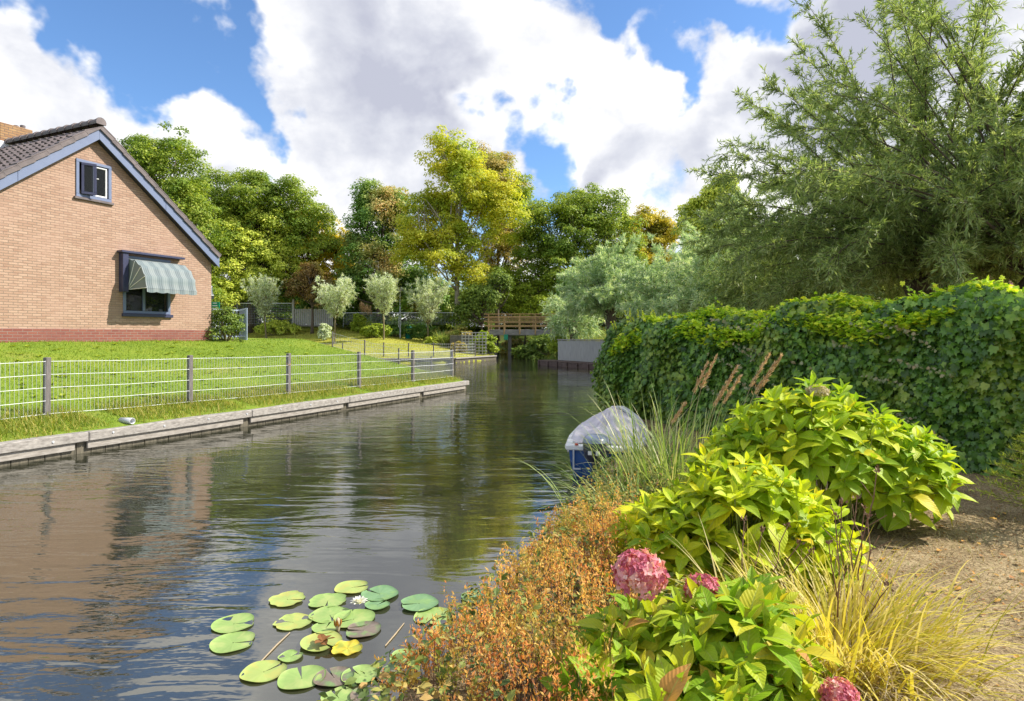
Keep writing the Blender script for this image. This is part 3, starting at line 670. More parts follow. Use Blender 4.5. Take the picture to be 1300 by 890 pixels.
# attic window, its left casement standing open
wn_ = MB(); a, b, z0, z1 = AW
def frame(m_, a, b, z0, z1, d0, d1, w_, fr=H):
    m_.beam(fr, (a, b), (d0, d1), (z0, z0 + w_)); m_.beam(fr, (a, b), (d0, d1), (z1 - w_, z1))
    m_.beam(fr, (a, a + w_), (d0, d1), (z0 + w_ + .002, z1 - w_ - .002)); m_.beam(fr, (b - w_, b), (d0, d1), (z0 + w_ + .002, z1 - w_ - .002))
frame(wn_, a - .035, b + .035, z0 - .03, z1 + .04, -.06, .035, .085); wn_.beam(H, ((a + b) / 2 - .03, (a + b) / 2 + .03), (-.05, .02), (z0 + .06, z1 - .05))
aw = wn_.build('attic_window', 'blue_paint', h)
m = MB(); frame(m, a + .08, (a + b) / 2 - .035, z0 + .07, z1 - .06, -.04, .0, .045); m.build('fixed_sash', 'white_paint', aw)
def swing(c):                                        # hinge on the left jamb
    hx, ca, sa = b - .09, math.cos(c), math.sin(c)
    return lambda t, d, z: H(hx - (hx - t) * ca + d * sa, .05 + (hx - t) * sa + d * ca, z)
sw = swing(R(24)); m = MB(); frame(m, (a + b) / 2 + .01, b - .09, z0 + .06, z1 - .05, -.025, .025, .07, sw); m.build('open_casement', 'navy_paint', aw)
MB().beam(sw, ((a + b) / 2 + .085, b - .165), (-.004, .004), (z0 + .135, z1 - .125), 0).build('casement_pane', 'glass', aw)
MB().beam(H, (a + .13, (a + b) / 2 - .085), (-.025, -.018), (z0 + .12, z1 - .11), 0).build('pane', 'glass', aw)
MB().beam(H, (a - .09, b + .09), (-.02, .075), (z0 - .10, z0 - .034)).build('sill', 'tile', aw)
MB().bar(H((a + b) / 2 - .06, .01, (z0 + z1) / 2 + .08), H((a + b) / 2 - .13, .03, (z0 + z1) / 2 + .085), .025, .025).build('handle', 'white_paint', aw)
# lower window with casing, things on the inner sill
a, b, z0, z1 = LW
m = MB(); frame(m, a - .04, b + .05, z0, z1, -.06, .03, .085); m.beam(H, (2.44, 2.52), (-.05, .02), (z0 + .09, z1 - .09))
lw = m.build('front_window', 'blue_paint', h)
MB().beam(H, (a + .04, b - .04), (-.03, -.02), (z0 + .08, z1 - .08), 0).build('pane', 'glass', lw)
MB().beam(H, (a - .10, b + .09), (-.02, .085), (z0 - .10, z0 - .004)).build('sill', 'navy_paint', lw)
m = MB(); m.beam(H, (3.10, 3.28), (.002, .20), (3.32, 4.50), .008); m.beam(H, (1.22, 3.34), (.002, .25), (4.50, 4.57), .008); m.build('window_casing', 'navy_paint', lw)
m = MB(); m.lathe(H(2.78, -.3, 2.78), [(.11, 0), (.13, .06), (.05, .16), (.03, .28), (.17, .30), (.10, .52), (0, .52)], 14); m.build('table_lamp', 'tile', lw, True)
m = MB(); c0 = H(1.95, -.32, 2.95); v = sph(90); m.leaves(T_OVAL, c0 + v * uni(.05, .22, 90)[:, None], v, v + (0, 0, .5), .14); m.build('house_plant', 'shrub', lw)
for k, (t_, z_) in enumerate(((2.25, 2.80), (2.12, 2.84), (1.75, 2.8))): MB().lathe(H(t_, -.22, 2.75), [(0, 0), (.05, .0), (.06, z_ - 2.7), (0, z_ - 2.7)], 12).build('flower_pot', 'white_paint', lw)
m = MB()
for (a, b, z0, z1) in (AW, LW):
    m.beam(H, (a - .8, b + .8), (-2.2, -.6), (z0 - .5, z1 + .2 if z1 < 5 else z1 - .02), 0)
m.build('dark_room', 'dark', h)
# rounded canvas awnings
def awning(fr, ta, tb, hz_, rad, nm, parent):
    m = MB(); N = 12; prof = []
    for k in range(N + 1):
        a = math.pi / 2 * (1 - k / N) * 1.02; rr = rad * (1 - .03 * (1 - math.cos(4 * (a * 4 % (math.pi / 2)))))
        prof.append((.10 + rr * math.cos(a), hz_ + .02 + rr * math.sin(a) * 1.08))
    ts = np.linspace(ta, tb, 40)
    for j in range(2):
        o = .006 * j; v = [fr(t, d + o * .7, z + o) for (d, z) in prof for t in ts]; n_ = len(ts)
        i = (np.arange(N)[:, None] * n_ + np.arange(n_ - 1)[None]).ravel(); m.add(v, np.stack([i, i + 1, i + n_ + 1, i + n_], 1))
    d, z = prof[-1]; v = [fr(t, d + .004, z) for t in ts] + [fr(t, d + .012, z - .10 - .03 * abs(math.sin((t - ta) * 9))) for t in ts]; n_ = len(ts)
    i = np.arange(n_ - 1); m.add(v, np.stack([i, i + 1, i + n_ + 1, i + n_], 1))
    cn = m.build(nm, 'awning', parent, True)
    for te in (ta, tb):
        s_ = MB(); s_.poly([fr(te, .10, hz_)] + [fr(te, d - .004, z - .004) for d, z in prof[::-1]]); s_.build('side_panel', 'awning', cn)
        rb = MB()
        for a in (90, 68, 46, 24, 2):
            a = R(a); e_ = .012 if te == tb else -.012
            rb.tube([fr(te + e_, .10, hz_), fr(te + e_, .10 + rad * math.cos(a) * .99, hz_ + rad * 1.06 * math.sin(a))], .011, 6)
        rb.build('rib', 'white_paint', cn)
    return cn
awning(H, 1.35, 3.06, 3.40, .86, 'awning', h)
awning(lambda t, d, z: H(-d, -t, z), .95, 2.9, 3.45, .80, 'awning', h)
# ------------------------------------------------------------------ bridge and right bank
B = lambda t, d, z: np.array((1.05 + t, 55 + d - .06 * t, z))     # bridge frame: t across the canal, d away from the eye
br = thing('footbridge', B(0, 1.5, 0), 'concrete slab footbridge with yellow brown timber railings over the canal', 'bridge')
MB().beam(B, (-3.2, 3.6), (-.1, 6.3), (2.02, 2.52), .02).build('deck', 'concrete', br)
MB().beam(B, (-6.5, -2.35), (-.02, 6.2), (-.6, 2.018), .02).build('abutment', 'dark_concrete', br)
MB().beam(B, (2.05, 7.5), (.1, 6.2), (-.6, 2.018), .02).build('abutment', 'dark_concrete', br)
MB().beam(B, (-1.4, -1.1), (.15, 6.0), (-.6, 2.018), .02).build('pier', 'dark_concrete', br)
for d in (-.06, 6.2):
    for t in np.arange(-3.15, 3.7, 1.36): MB().beam(B, (t, t + .11), (d - .09, d + .04), (2.1 if d < 0 else 2.522, 3.86), .01).build('railing_post', 'rail_wood', br)
    for z in (2.82, 3.2, 3.55, 3.84): MB().beam(B, (-3.5, 3.75), (d - .14, d - .092) if z < 3.8 else (d - .15, d + .06), (z, z + (.10 if z < 3.8 else .06)), .008).build('rail', 'rail_wood', br)
sg = tag(MB().beam(B, (-1.75, -1.4), (-.16, -.12), (1.62, 2.1), .01).build('clearance_sign', 'green_plastic', base=B(-1.2, -.14, 1.85)), 'small green sign board hung from the edge of the bridge deck', 'sign')
# plank wall with low landing stage
WA, WB = np.array((3.15, 43.0)), np.array((7.2, 35.5)); wd = nrm(WB - WA); wn = np.array((wd[1], -wd[0])); wn = wn if wn[1] < 0 else -wn
WL = lambda t, d, z: np.array((*(WA + wd * t + wn * d), z))
pw = thing('plank_retaining_wall', WL(3, 0, .3), 'pale grey vertical plank wall holding up the bank right of the bridge', 'wall')
for k in range(42):
    MB().beam(WL, (k * .2, k * .2 + .19), (-.04 + uni(-.006, .006), .02), (-.3, 1.66 + uni(-.015, .015)), .006).build('plank', 'plank_wood', pw)
MB().beam(WL, (-.05, 8.45), (-.08, .07), (1.68, 1.76), .01).build('coping', 'grey_wood', pw)
ld = thing('landing_stage', WL(3, 1, .2), 'low dark brown timber landing stage at the foot of the plank wall', 'jetty')
MB().beam(WL, (-.6, 9.5), (.03, 1.25), (.26, .34), .01).build('deck', 'rust', ld); MB().beam(WL, (-.6, 9.5), (1.18, 1.24), (-.3, .255), .01).build('fascia', 'rust', ld)
for k in range(9): MB().beam(WL, (-.5 + k * 1.15, -.38 + k * 1.15), (1.245, 1.33), (-.5, .30), .008).build('pile', 'rust', ld)
# ------------------------------------------------------------------ things on the far lawn
def gz(x, y): return float(terrain_z(x, y))
def base(u, y):
    x = (u - 650) / F * y; return np.array((x, y, gz(x, y)))
b = base(508, 68)
lp = thing('street_lamp', b, 'slim pale street lamp with a cone shaped head before the dark trees', 'street lamp')
MB().lathe(b, [(.09, -.3), (.085, .6), (.085, .62), (.07, 4.75), (.07, 4.8)], 12).build('pole', 'galv', lp, True)
hd = MB().lathe(b + (0, 0, 4.8), [(.05, 0), (.12, .10), (.36, .50), (.37, .53)], 16).build('lamp_head', 'lamp_glass', lp, True)
MB().lathe(b + (0, 0, 4.8), [(.40, .53), (.40, .57), (.2, .66), (0, .68)], 16).build('lamp_cap', 'pale_metal', hd, True)
# plank fence and railing at the back
y = 66.; P0, P1 = at(374, 0, y), at(423, 0, y); zb = 3.0
pf = thing('plank_fence', (.5 * (P0[0] + P1[0]), y, zb), 'pale grey upright plank fence behind the russet tree', 'fence')
n_ = 20
for k in range(n_):
    x = P0[0] + (P1[0] - P0[0]) * k / n_; MB().box((x + .1, y, zb + .9 + uni(-.02, .02)), (.165, .03, 1.75), 0, .006).build('plank', 'plank_wood', pf)
MB().box((P0[0] - .12, y, zb + 1.3), (.2, .2, 3.0), 0, .01).build('post', 'plank_wood', pf); MB().box((.5 * (P0[0] + P1[0]), y - .03, zb + .02), (4.1, .06, .14), 0, .006).build('gravel_board', 'concrete', pf)
def railing(pts, hgt, name, label, meshed=True, r=.03):
    t = thing(name, pts[0], label, 'fence')
    for p in pts: MB().tube([p - (0, 0, .2), p + (0, 0, hgt)], r, 6).build('post', 'galv', t)
    for a, b_ in zip(pts, pts[1:]):
        MB().bar(a + (0, 0, hgt), b_ + (0, 0, hgt), .08, .08).build('top_rail', 'galv', t)
        if meshed:
            m = MB(); L = np.linalg.norm(b_ - a); n = int(L / .16)
            for k in range(n):
                q = a + (b_ - a) * k / n; m.bar(q + (0, 0, .05), q + (0, 0, hgt - .04), .008, .008, 0)
            for k in range(1, 9): m.bar(a + (0, 0, hgt * k / 9), b_ + (0, 0, hgt * k / 9), .008, .008, 0)
            m.build('mesh_panel', 'galv', t)
railing([np.array((x, 66.5, 3.0)) for x in (-31.6, -29.0, -26.0, -23.2)], 2.4, 'mesh_railing', 'tall galvanised mesh railing left of the grey plank fence')
railing([np.array((x, 68 - (x + 18.5) * .04, 3.1)) for x in (-18.2, -15.2, -12.2, -9.2, -6.4, -3.8)], 1.35, 'mesh_railing', 'galvanised mesh railing behind the clipped shrubs and the street lamp')
b = base(519, 69); tb = thing('litter_bin', b, 'teal green cylindrical litter bin at the back of the far lawn', 'bin')
MB().lathe(b, [(.36, 0), (.38, .04), (.40, 1.15), (.42, 1.2)], 18).build('body', 'teal_plastic', tb, True); MB().lathe(b, [(.42, 1.205), (.40, 1.3), (.2, 1.42), (0, 1.44)], 18).build('lid', 'teal_plastic', tb, True)
b = at(273, 0, 30); b[2] = 1.8; gs = thing('garden_sign', b, 'green and white sign board on a pole past the house corner', 'sign')
MB().box(b + (0, 0, 1.55), (.44, .04, .50), 0, .006).build('board', 'green_plastic', gs)
m = MB()
for k in range(3): m.box(b + (0, -.026, 1.50 + .12 * k), (.30 - .06 * k, .006, .035), 0, 0)
m.build('white_bars', 'white_paint', gs); MB().tube([b - (0, 0, .3), b + (0, .05, 1.75)], .03, 8).build('pole', 'galv', gs)
# blue grey garden gate with the clipped shrub beside the house
g0 = Q(-1.05, 9.3, 0); g0 = at(270, 0, 23.2); g1 = at(304, 0, 24.2); g2 = at(313, 0, 22.6)
gt = thing('garden_gate', (*g1[:2], 1.82), 'blue grey steel garden gate standing ajar by the house corner', 'gate')
for nm, a, b_ in (('gate_panel', g0, g1), ('gate_leaf', g1, g2)):
    m = MB(); zz = 1.84; a = np.array((*a[:2], zz)); b_ = np.array((*b_[:2], zz))
    for z in (.12, 1.12): m.bar(a + (0, 0, z), b_ + (0, 0, z), .05, .05)
    n = int(np.linalg.norm(b_ - a) / (.11 if nm == 'gate_leaf' else .14))
    for k in range(n + 1):
        q = a + (b_ - a) * k / n; wv = .05 if k in (0, n) else .03; m.bar(q + (0, 0, 0), q + (0, 0, 1.15), wv, wv, .003)
    m.build(nm, 'pale_metal', gt)

# ------------------------------------------------------------------ trees
def limb(m, a, b, r0, r1, wob=.08, n=6, sides=7):
    a, b = np.asarray(a, float), np.asarray(b, float); L = np.linalg.norm(b - a); q = np.linspace(0, 1, n)[:, None]
    mid = rng.normal(size=3) * wob * L
    pts = a + (b - a) * q + mid * np.sin(q * np.pi) + np.array((0, 0, -.06 * L)) * np.sin(q * np.pi)
    m.tube(pts, r0 + (r1 - r0) * np.linspace(0, 1, n) ** .8, sides); return pts
def crown_leaves(m, lobes, dens, csize, lsize, tpl=T_OVAL, flat=.62, per=130):
    """clumps of leaves through the outer part of each lobe; returns clump centres"""
    cen = []
    for (c, r) in lobes:
        c, r = np.asarray(c), np.asarray(r); area = 4 * np.pi * ((r[0] * r[1] + r[1] * r[2] + r[0] * r[2]) / 3)
        N = max(5, int(area * dens / csize ** 2)); d = sph(N); d[:, 2] = np.where(d[:, 2] < -.55, -d[:, 2], d[:, 2])
        lump = 1 + .20 * np.sin(d[:, 0] * 5 + c[0]) * np.cos(d[:, 2] * 4 + c[2]) + rng.normal(0, .11, N)
        p = c + d * r * (lump * (1 - .45 * uni(0, 1, N) ** 2.2))[:, None]; cen.append(p)
        cs = csize * uni(.38, 1.35, N)
        for pc, s_, dd in zip(p, cs, d):
            k = int(per * (s_ / csize) ** 1.6 * uni(.7, 1.2)); v = sph(k); v[:, 2] = np.where((v[:, 2] < 0) & (uni(0, 1, k) < .55), -v[:, 2], v[:, 2])
            pos = pc + v * (s_ * uni(.35, 1.05, k) ** .7)[:, None] * np.array((1, 1, flat)) + rng.normal(0, .05 * s_, (k, 3))
            nn = v * .7 + dd * .35 + (0, 0, .55) + rng.normal(0, .35, (k, 3)); ax_ = np.cross(nn, rng.normal(size=(k, 3))) + v * .4 - np.array((0, 0, .25))
            m.leaves(tpl, pos, ax_, nn, lsize * uni(.65, 1.3, k), np.clip(uni(0, 1, k) * .75 + uni(0, .25), 0, 1))
    return np.concatenate(cen)
def tree(name, label, y, u0, lobes, mat, trunk=.3, bark='bark', csize=1.0, lsize=.255, dens=.60, per=185, group='trees along the far bank', zb=None, cat='tree', fork=.42, depth=.9):
    """lobes: crown masses as photograph (u, v, half width, half height) at the tree's true distance y"""
    x0 = (u0 - 650) / F * y; b = np.array((x0, y, gz(x0, y) if zb is None else zb))
    t = thing(name, b, label, cat, group)
    L = [(at(u, v, y + (rng.normal() * .8)), (ru * y / F, ru * y / F * depth, rv * y / F)) for u, v, ru, rv in lobes]
    m = MB(); cen = crown_leaves(m, L, dens, csize, lsize, per=per)
    top = max(c[2] + r[2] * .6 for c, r in L); lo = min(c[2] - r[2] for c, r in L)
    wd_ = MB(); fk = np.array((b[0] + rng.normal() * .15, y, b[2] + (top - b[2]) * fork)); fkz = max(lo, b[2] + 1.2)
    hgt = np.linspace(0, 1, 9); ctr = np.mean([c for c, r in L], 0); tip = np.array((ctr[0], ctr[1], top))
    spine = b + (tip - b) * hgt[:, None] + np.stack([np.sin(hgt * 5 + u0) * .12 * trunk * 3, 0 * hgt, 0 * hgt], 1); spine[:, :2] = b[:2] + (tip[:2] - b[:2]) * (hgt ** 1.6)[:, None] + (np.sin(hgt * 4 + u0) * .25 * trunk)[:, None]
    rad = trunk * (1 - .9 * hgt ** .8); rad[0] *= 1.35; spine[0, 2] -= .3; wd_.tube(spine, rad, 9)
    ends = cen[rng.choice(len(cen), min(26, len(cen)), replace=False)]
    for e in ends:
        q = np.clip((e[2] - b[2]) / (top - b[2]) * .62, .22, .85); k = q * 8; i_ = int(k); s0 = spine[i_] + (spine[i_ + 1] - spine[i_]) * (k - i_)
        pts = limb(wd_, s0, e, trunk * .42 * (1 - q) + .03, .03)
        for e2 in cen[np.argsort(np.linalg.norm(cen - e, axis=1))[1:4]]: limb(wd_, pts[3], e2, .05, .015, n=4, sides=5)
    wd_.build('trunk', bark, t, True); m.build('crown', mat, t); return t

tree('broadleaf_tree', 'tall green tree rising directly behind the roof of the brick house', 64, 205, [(205, 232, 50, 55), (185, 215, 30, 35), (232, 285, 45, 50), (165, 260, 40, 60), (210, 340, 60, 60)], 'crown_green', .35)
tree('broadleaf_tree', 'wide domed dark green tree, second from the house in the back row', 72, 320, [(270, 262, 38, 40), (320, 258, 45, 36), (365, 275, 42, 36), (395, 305, 36, 40), (300, 310, 60, 50)], 'crown_green', .38)
tree('broadleaf_tree', 'pale yellow green tree with low bushy crown right of the house', 70, 318, [(318, 312, 46, 46), (290, 345, 34, 50), (345, 345, 40, 45), (310, 372, 46, 24)], 'crown_lime', .28, csize=.8, lsize=.25)
tree('broadleaf_tree', 'golden yellow tree between the pale green tree and the dark copper tree', 75, 398, [(390, 305, 34, 34), (415, 335, 28, 36), (372, 340, 28, 36), (405, 368, 26, 24), (440, 330, 16, 34)], 'crown_gold', .26, csize=.8, lsize=.25)
tree('russet_tree', 'small russet brown tree with a dark forked trunk before the grey plank fence', 64.5, 396, [(395, 362, 27, 17), (380, 370, 18, 14), (412, 372, 18, 13), (395, 345, 12, 12)], 'crown_brown', .17, csize=.5, lsize=.2, per=80)
tree('broadleaf_tree', 'dark bronze tipped tree behind the street lamp', 70, 482, [(482, 272, 36, 38), (462, 300, 24, 50), (505, 300, 28, 55), (480, 350, 42, 50), (455, 372, 30, 30), (520, 372, 40, 36)], 'crown_dark', .36)
tree('plane_tree', 'tallest tree, yellow crowned with a pale bare trunk', 64, 580, [(572, 205, 27, 42), (590, 240, 46, 42), (545, 282, 40, 42), (610, 285, 46, 48), (570, 325, 48, 36), (530, 318, 26, 26), (640, 270, 24, 40), (600, 355, 34, 18)], 'crown_yellow', .36, 'pale_bark', csize=.95, dens=.52, fork=.35)
tree('broadleaf_tree', 'olive brown tree peeping out at the right shoulder of the tall yellow tree', 76, 632, [(632, 236, 30, 38), (648, 275, 24, 50), (615, 222, 22, 30), (640, 330, 30, 40)], 'crown_olive', .3)
tree('broadleaf_tree', 'big spreading mid green tree above the bridge', 68, 735, [(745, 276, 44, 36), (700, 300, 42, 40), (770, 305, 40, 40), (715, 345, 52, 36), (680, 330, 32, 40), (668, 268, 20, 30), (785, 345, 36, 36)], 'crown_green', .4)
tree('broadleaf_tree', 'bright yellow tree right of the spreading green tree', 74, 828, [(822, 296, 22, 26), (806, 312, 20, 34), (842, 312, 20, 36), (820, 345, 30, 30)], 'crown_gold', .3, csize=.8)
tree('broadleaf_tree', 'upright yellow green tree poking up behind the grey willows', 56, 905, [(918, 252, 24, 24), (895, 280, 30, 28), (930, 282, 26, 30), (905, 320, 40, 40)], 'crown_lime', .28, csize=.75)
for (lab, y, u, lo, mt) in (('dark evergreen thicket behind the plank fence', 74, 455, [(350, 385, 60, 26), (430, 395, 50, 24), (520, 385, 50, 30), (290, 390, 40, 24)], 'crown_dark'),
                            ('sunlit light green thicket behind the bridge railing', 66, 665, [(640, 372, 26, 32), (672, 376, 28, 26), (705, 372, 24, 30), (690, 395, 30, 16)], 'shrub_lime'),
                            ('long dark tree belt closing the view behind the house and the yellow trees', 88, 330, [(150, 385, 70, 60), (220, 405, 50, 50), (280, 408, 50, 50), (340, 408, 50, 50), (400, 408, 50, 50), (460, 406, 50, 50), (520, 406, 50, 50)], 'crown_green'),
                            ('long green tree belt closing the view beyond the bridge', 86, 680, [(560, 408, 45, 50), (605, 408, 45, 50), (650, 408, 45, 50), (695, 408, 45, 50), (745, 406, 50, 50), (810, 400, 60, 54), (880, 395, 60, 58)], 'crown_green'),
                            ('far tree belt glimpsed low behind the pollard willows', 60, 1010, [(830, 400, 50, 50), (900, 398, 50, 50), (970, 395, 60, 54), (1060, 395, 70, 54), (1170, 390, 80, 54)], 'crown_dark'),
                            ('mid green bushy thicket left of the bridge', 61, 612, [(612, 385, 22, 28), (595, 398, 18, 20), (632, 372, 16, 26)], 'shrub'),
                            ('shady green thicket under the spreading tree right of the bridge', 60, 745, [(735, 385, 28, 36), (780, 375, 40, 40), (830, 380, 40, 36)], 'crown_dark')):
    tree('thicket', lab, y, u, lo, mt, .12, csize=.8, lsize=.24, dens=.5, group='thickets of the far bank', cat='bushes')

def shoots(name, label, b, mats, trunk_h, trunk_r, n, length, spread, lean=(0, 0), twigs=11, leaf_n=15, lsize=.12, group=None, mat='willow', arch=.5, twl=.55, bark='bark', head=.25, cat='tree', start=.12):
    """pollard style crown: a stout trunk whose head throws out long rods clothed in narrow leaves"""
    b = np.asarray(b, float); t = thing(name, b, label, cat, group); wd_, m = MB(), MB()
    top = b + np.array((lean[0] * trunk_h, lean[1] * trunk_h, trunk_h)); q = np.linspace(0, 1, 7)
    wd_.tube(b + (top - b) * q[:, None] - np.array((0, 0, .3)) * (1 - q)[:, None] + np.stack([np.sin(q * 4) * trunk_r * .3, 0 * q, 0 * q], 1), trunk_r * np.array((1.35, 1.1, 1, .95, .95, 1.05, 1.2 if head > .1 else .8)), 10)
    if head > .1: wd_.lathe(top, [(0, -head), (trunk_r * 1.2, -head * .8), (trunk_r * 1.45, 0), (trunk_r * 1.1, head * .6), (0, head * .8)], 12)
    for i in range(n):
        th_ = spread * math.sqrt(uni(0.01, 1)); ph = i * 2.39996 + uni(-.4, .4); L = length * (1.08 - .42 * (th_ / 1.5)) * uni(.72, 1.12)
        d = np.array((math.sin(th_) * math.cos(ph), math.sin(th_) * math.sin(ph), math.cos(th_))); p = top + d * trunk_r * .6; pts = [p]
        d = nrm(d + (lean[0], lean[1], 0))
        for k in range(8):
            d = nrm(d + np.array((0, 0, -1)) * arch * .11 * (k + 1) * math.sin(th_ + .25) + rng.normal(0, .06, 3)); p = p + d * L / 8; pts.append(p)
        pts = np.array(pts); wd_.tube(pts, np.linspace(.007 * L ** .8 + .005, .003, 9), 5, cap=False)
        T = max(3, int(twigs * L / length)); f_ = start + (1 - start) * uni(0, 1, T) ** .8
        for f in f_:
            k = min(7, int(f * 8)); s0 = pts[k] + (pts[k + 1] - pts[k]) * (f * 8 - k); dd = nrm(nrm(pts[k + 1] - pts[k]) * .8 + rng.normal(0, .55, 3) + (0, 0, .12)); l = twl * uni(.5, 1.2) * (1.15 - .5 * f)
            qs = np.linspace(.05, 1, leaf_n)[:, None]; tw = s0 + dd * l * qs + np.array((0, 0, -.28 * l)) * qs ** 2
            wd_.tube(tw[::max(1, leaf_n // 4)], .004, 3, cap=False)
            a_ = dd + rng.normal(0, .6, (leaf_n, 3)) - (0, 0, .22); m.leaves(T_LANCE, tw, a_, rng.normal(0, .6, (leaf_n, 3)) + (0, 0, .8), lsize * uni(.7, 1.25, leaf_n), np.clip(uni(0, .8, leaf_n) + uni(0, .2), 0, 1))
        a_ = nrm(pts[-1] - pts[-3]) + rng.normal(0, .5, (14, 3)); m.leaves(T_LANCE, pts[-3] + (pts[-1] - pts[-3]) * uni(0, 1, 14)[:, None], a_, rng.normal(0, .6, (14, 3)) + (0, 0, .8), lsize * uni(.7, 1.2, 14))
    wd_.build('trunk', bark, t, True); m.build('crown', mat, t); return t
gw = 'pollard willows along the right bank'
def wb(u, y, z=None):
    x = (u - 650) / F * y; return (x, y, gz(x, y) if z is None else z)
shoots('pollard_willow', 'largest pollard willow, its stout dark trunk showing just above the ivy hedge', wb(1180, 13.6), None, 2.75, .36, 175, 6.2, 1.35, twigs=80, leaf_n=28, lsize=.125, group=gw, arch=.22, twl=.62)
shoots('pollard_willow', 'pollard willow at the right edge with loose leafy rods reaching high', wb(1330, 11.5), None, 2.6, .3, 95, 7.0, 1.1, twigs=64, leaf_n=26, lsize=.115, group=gw, arch=.18, twl=.55)
shoots('pollard_willow', 'mid sized pollard willow left of the largest one behind the ivy hedge', wb(1035, 19.5), None, 2.5, .34, 120, 4.6, 1.35, twigs=46, leaf_n=24, lsize=.16, group=gw, arch=.2, twl=.65)
shoots('pollard_willow', 'grey green pollard willow in the middle of the row behind the hedge', wb(935, 26), None, 2.3, .32, 130, 4.2, 1.3, twigs=34, leaf_n=20, lsize=.21, group=gw, mat='willow_grey', arch=.12, twl=.5)
shoots('pollard_willow', 'round grey pollard willow above the left part of the hedge', wb(862, 31), None, 2.1, .3, 120, 3.7, 1.4, twigs=32, leaf_n=19, lsize=.24, group=gw, mat='willow_grey', arch=.12, twl=.45)
shoots('pollard_willow', 'bushy silvery pollard willow above the plank wall', wb(775, 39), None, 2.0, .34, 130, 4.0, 1.4, twigs=30, leaf_n=19, lsize=.28, group=gw, mat='willow_grey', arch=.1, twl=.5)
shoots('pollard_willow', 'small thin pale willow leaning over the plank wall near the bridge', wb(727, 44), None, 1.9, .26, 40, 2.4, 1.4, twigs=14, leaf_n=14, lsize=.34, group=gw, mat='willow_grey', arch=.6, twl=.9)
gs_ = 'slender silver leaved trees on the far lawn'
for lab, u, y, hgt, L, sp, ln in (('silver leaved young tree nearest the house, swept to the left', 338, 62, 2.0, 3.9, .55, (-.08, 0)), ('whitest silver leaved young tree, left of the lime shrub', 424, 54, 2.1, 3.4, .75, (.05, 0)),
                              ('silver leaved young tree just left of the street lamp', 487, 55.5, 2.1, 3.3, .68, (0, 0)), ('silver leaved young tree just right of the street lamp', 543, 60, 1.7, 4.3, .65, (.02, 0))):
    x = (u - 650) / F * y; shoots('silver_tree', lab, (x, y, gz(x, y)), None, hgt, .075, 60, L, sp * .72, ln, twigs=13, leaf_n=13, lsize=.27, group=gs_, mat='silver', arch=.08, twl=.42, bark='twig', head=0, start=.08)
n = 9000; x = uni(1.8, 10, n); y = uni(28, 60, n); k = land_dist(x, y) > .1; x, y = x[k], y[k]; n = len(x)
kind(MB().blades(np.stack([x, y, terrain_z(x, y) - .02], 1), uni(0, 6.28, n), uni(.12, .45, n), uni(.1, .8, n), uni(.2, 1.2, n), .03, 3).build('bank_grass', 'rough_grass'), 'stuff')
# shrubs of the far lawn
def shrub(name, label, u, y, r, mat='shrub', lsize=.16, csize=None, group='shrubs along the far lawn', zb=None, x=None):
    x = (u - 650) / F * y if x is None else x; b = np.array((x, y, gz(x, y) if zb is None else zb)); t = thing(name, b, label, 'shrub', group)
    m = MB(); cen = crown_leaves(m, [(b + (0, 0, r[2] * .85), r)], .55, csize or .3 * min(r), lsize, per=60); wd_ = MB()
    for e in cen[:18]: limb(wd_, b - (0, 0, .1), e, .03, .008, n=4, sides=5)
    wd_.build('stems', 'twig', t); m.build('foliage', mat, t); return t
shrub('shrub', 'clipped round shrub beside the garden gate at the house corner', 287, 22.4, (.62, .5, .62), 'shrub', .085, .18, zb=1.8)
shrub('shrub', 'long mid green clipped shrub left of the street lamp', 466, 70, (2.6, 1., 1.1), 'shrub', .2)
shrub('shrub', 'dark clipped shrub between the street lamp and the silver trees', 500, 69, (2.2, 1., .95), 'crown_dark', .2)
shrub('shrub', 'low dark shrub right of the teal bin', 540, 69, (1.5, .9, .9), 'crown_dark', .2)
shrub('shrub', 'upright lime green shrub between two silver trees', 456, 64, (.6, .5, 1.0), 'shrub_lime', .2)
shrub('shrub', 'low bright lime shrub in front of the upright lime one', 476, 57.5, (1.2, .7, .6), 'shrub_lime', .22)
shrub('shrub', 'sparse small sapling shrub left of the upright lime shrub', 412, 58, (.5, .4, .75), 'silver', .16)
shrub('shrub', 'scrubby yellowish shrub left of the grey plank fence', 352, 65, (2.2, .8, .7), 'crown_lime', .2)
shrub('shrub', 'bronze shrub beside the pale trunk of the tall yellow tree', 583, 60, (1.3, .9, 1.0), 'crown_olive', .2)
shrub('shrub', 'tiny yellow shrub at the foot of the silver tree near the lamp', 548, 58.5, (.55, .4, .4), 'crown_lime', .18)
shrub('shrub', 'olive little shrub near the corner post of the far fence', 583, 52, (.5, .4, .4), 'crown_olive', .18)
for lab, u, y, r, mt in (('climber heaped over the wire left of the bridge', 614, 52.8, (1.0, .7, 1.0), 'shrub_lime'), ('added bramble mound darkening the far side of the bridge opening', 668, 67, (2.6, .8, 1.3), 'crown_dark'), ('green bramble mound on the slope right of the bridge pier', 682, 53, (1.9, 1., 1.0), 'shrub'),  # mound on the far side is added to darken the bridge opening
                     ('lush low bramble mound at the water right of the bridge', 700, 49, (1.6, 1.3, .75), 'shrub'), ('lime leafed mound between bramble and plank wall', 712, 45.5, (.8, .9, .7), 'shrub_lime')):
    shrub('bramble_mound', lab, u, y, r, mt, .2, group='bramble mounds by the bridge')
b = base(602, 51.8); cg = thing('trellis', b, 'grey square trellis panel at the left end of the bridge', 'trellis')
m = MB()
for k in range(8): m.box(b + (-1 + k * .28, 0, .85), (.06, .03, 1.9), 0, .004); m.box(b + (0, -.035, .05 + k * .25), (2.1, .03, .06), 0, .004)
m.build('lattice', 'plank_wood', cg)
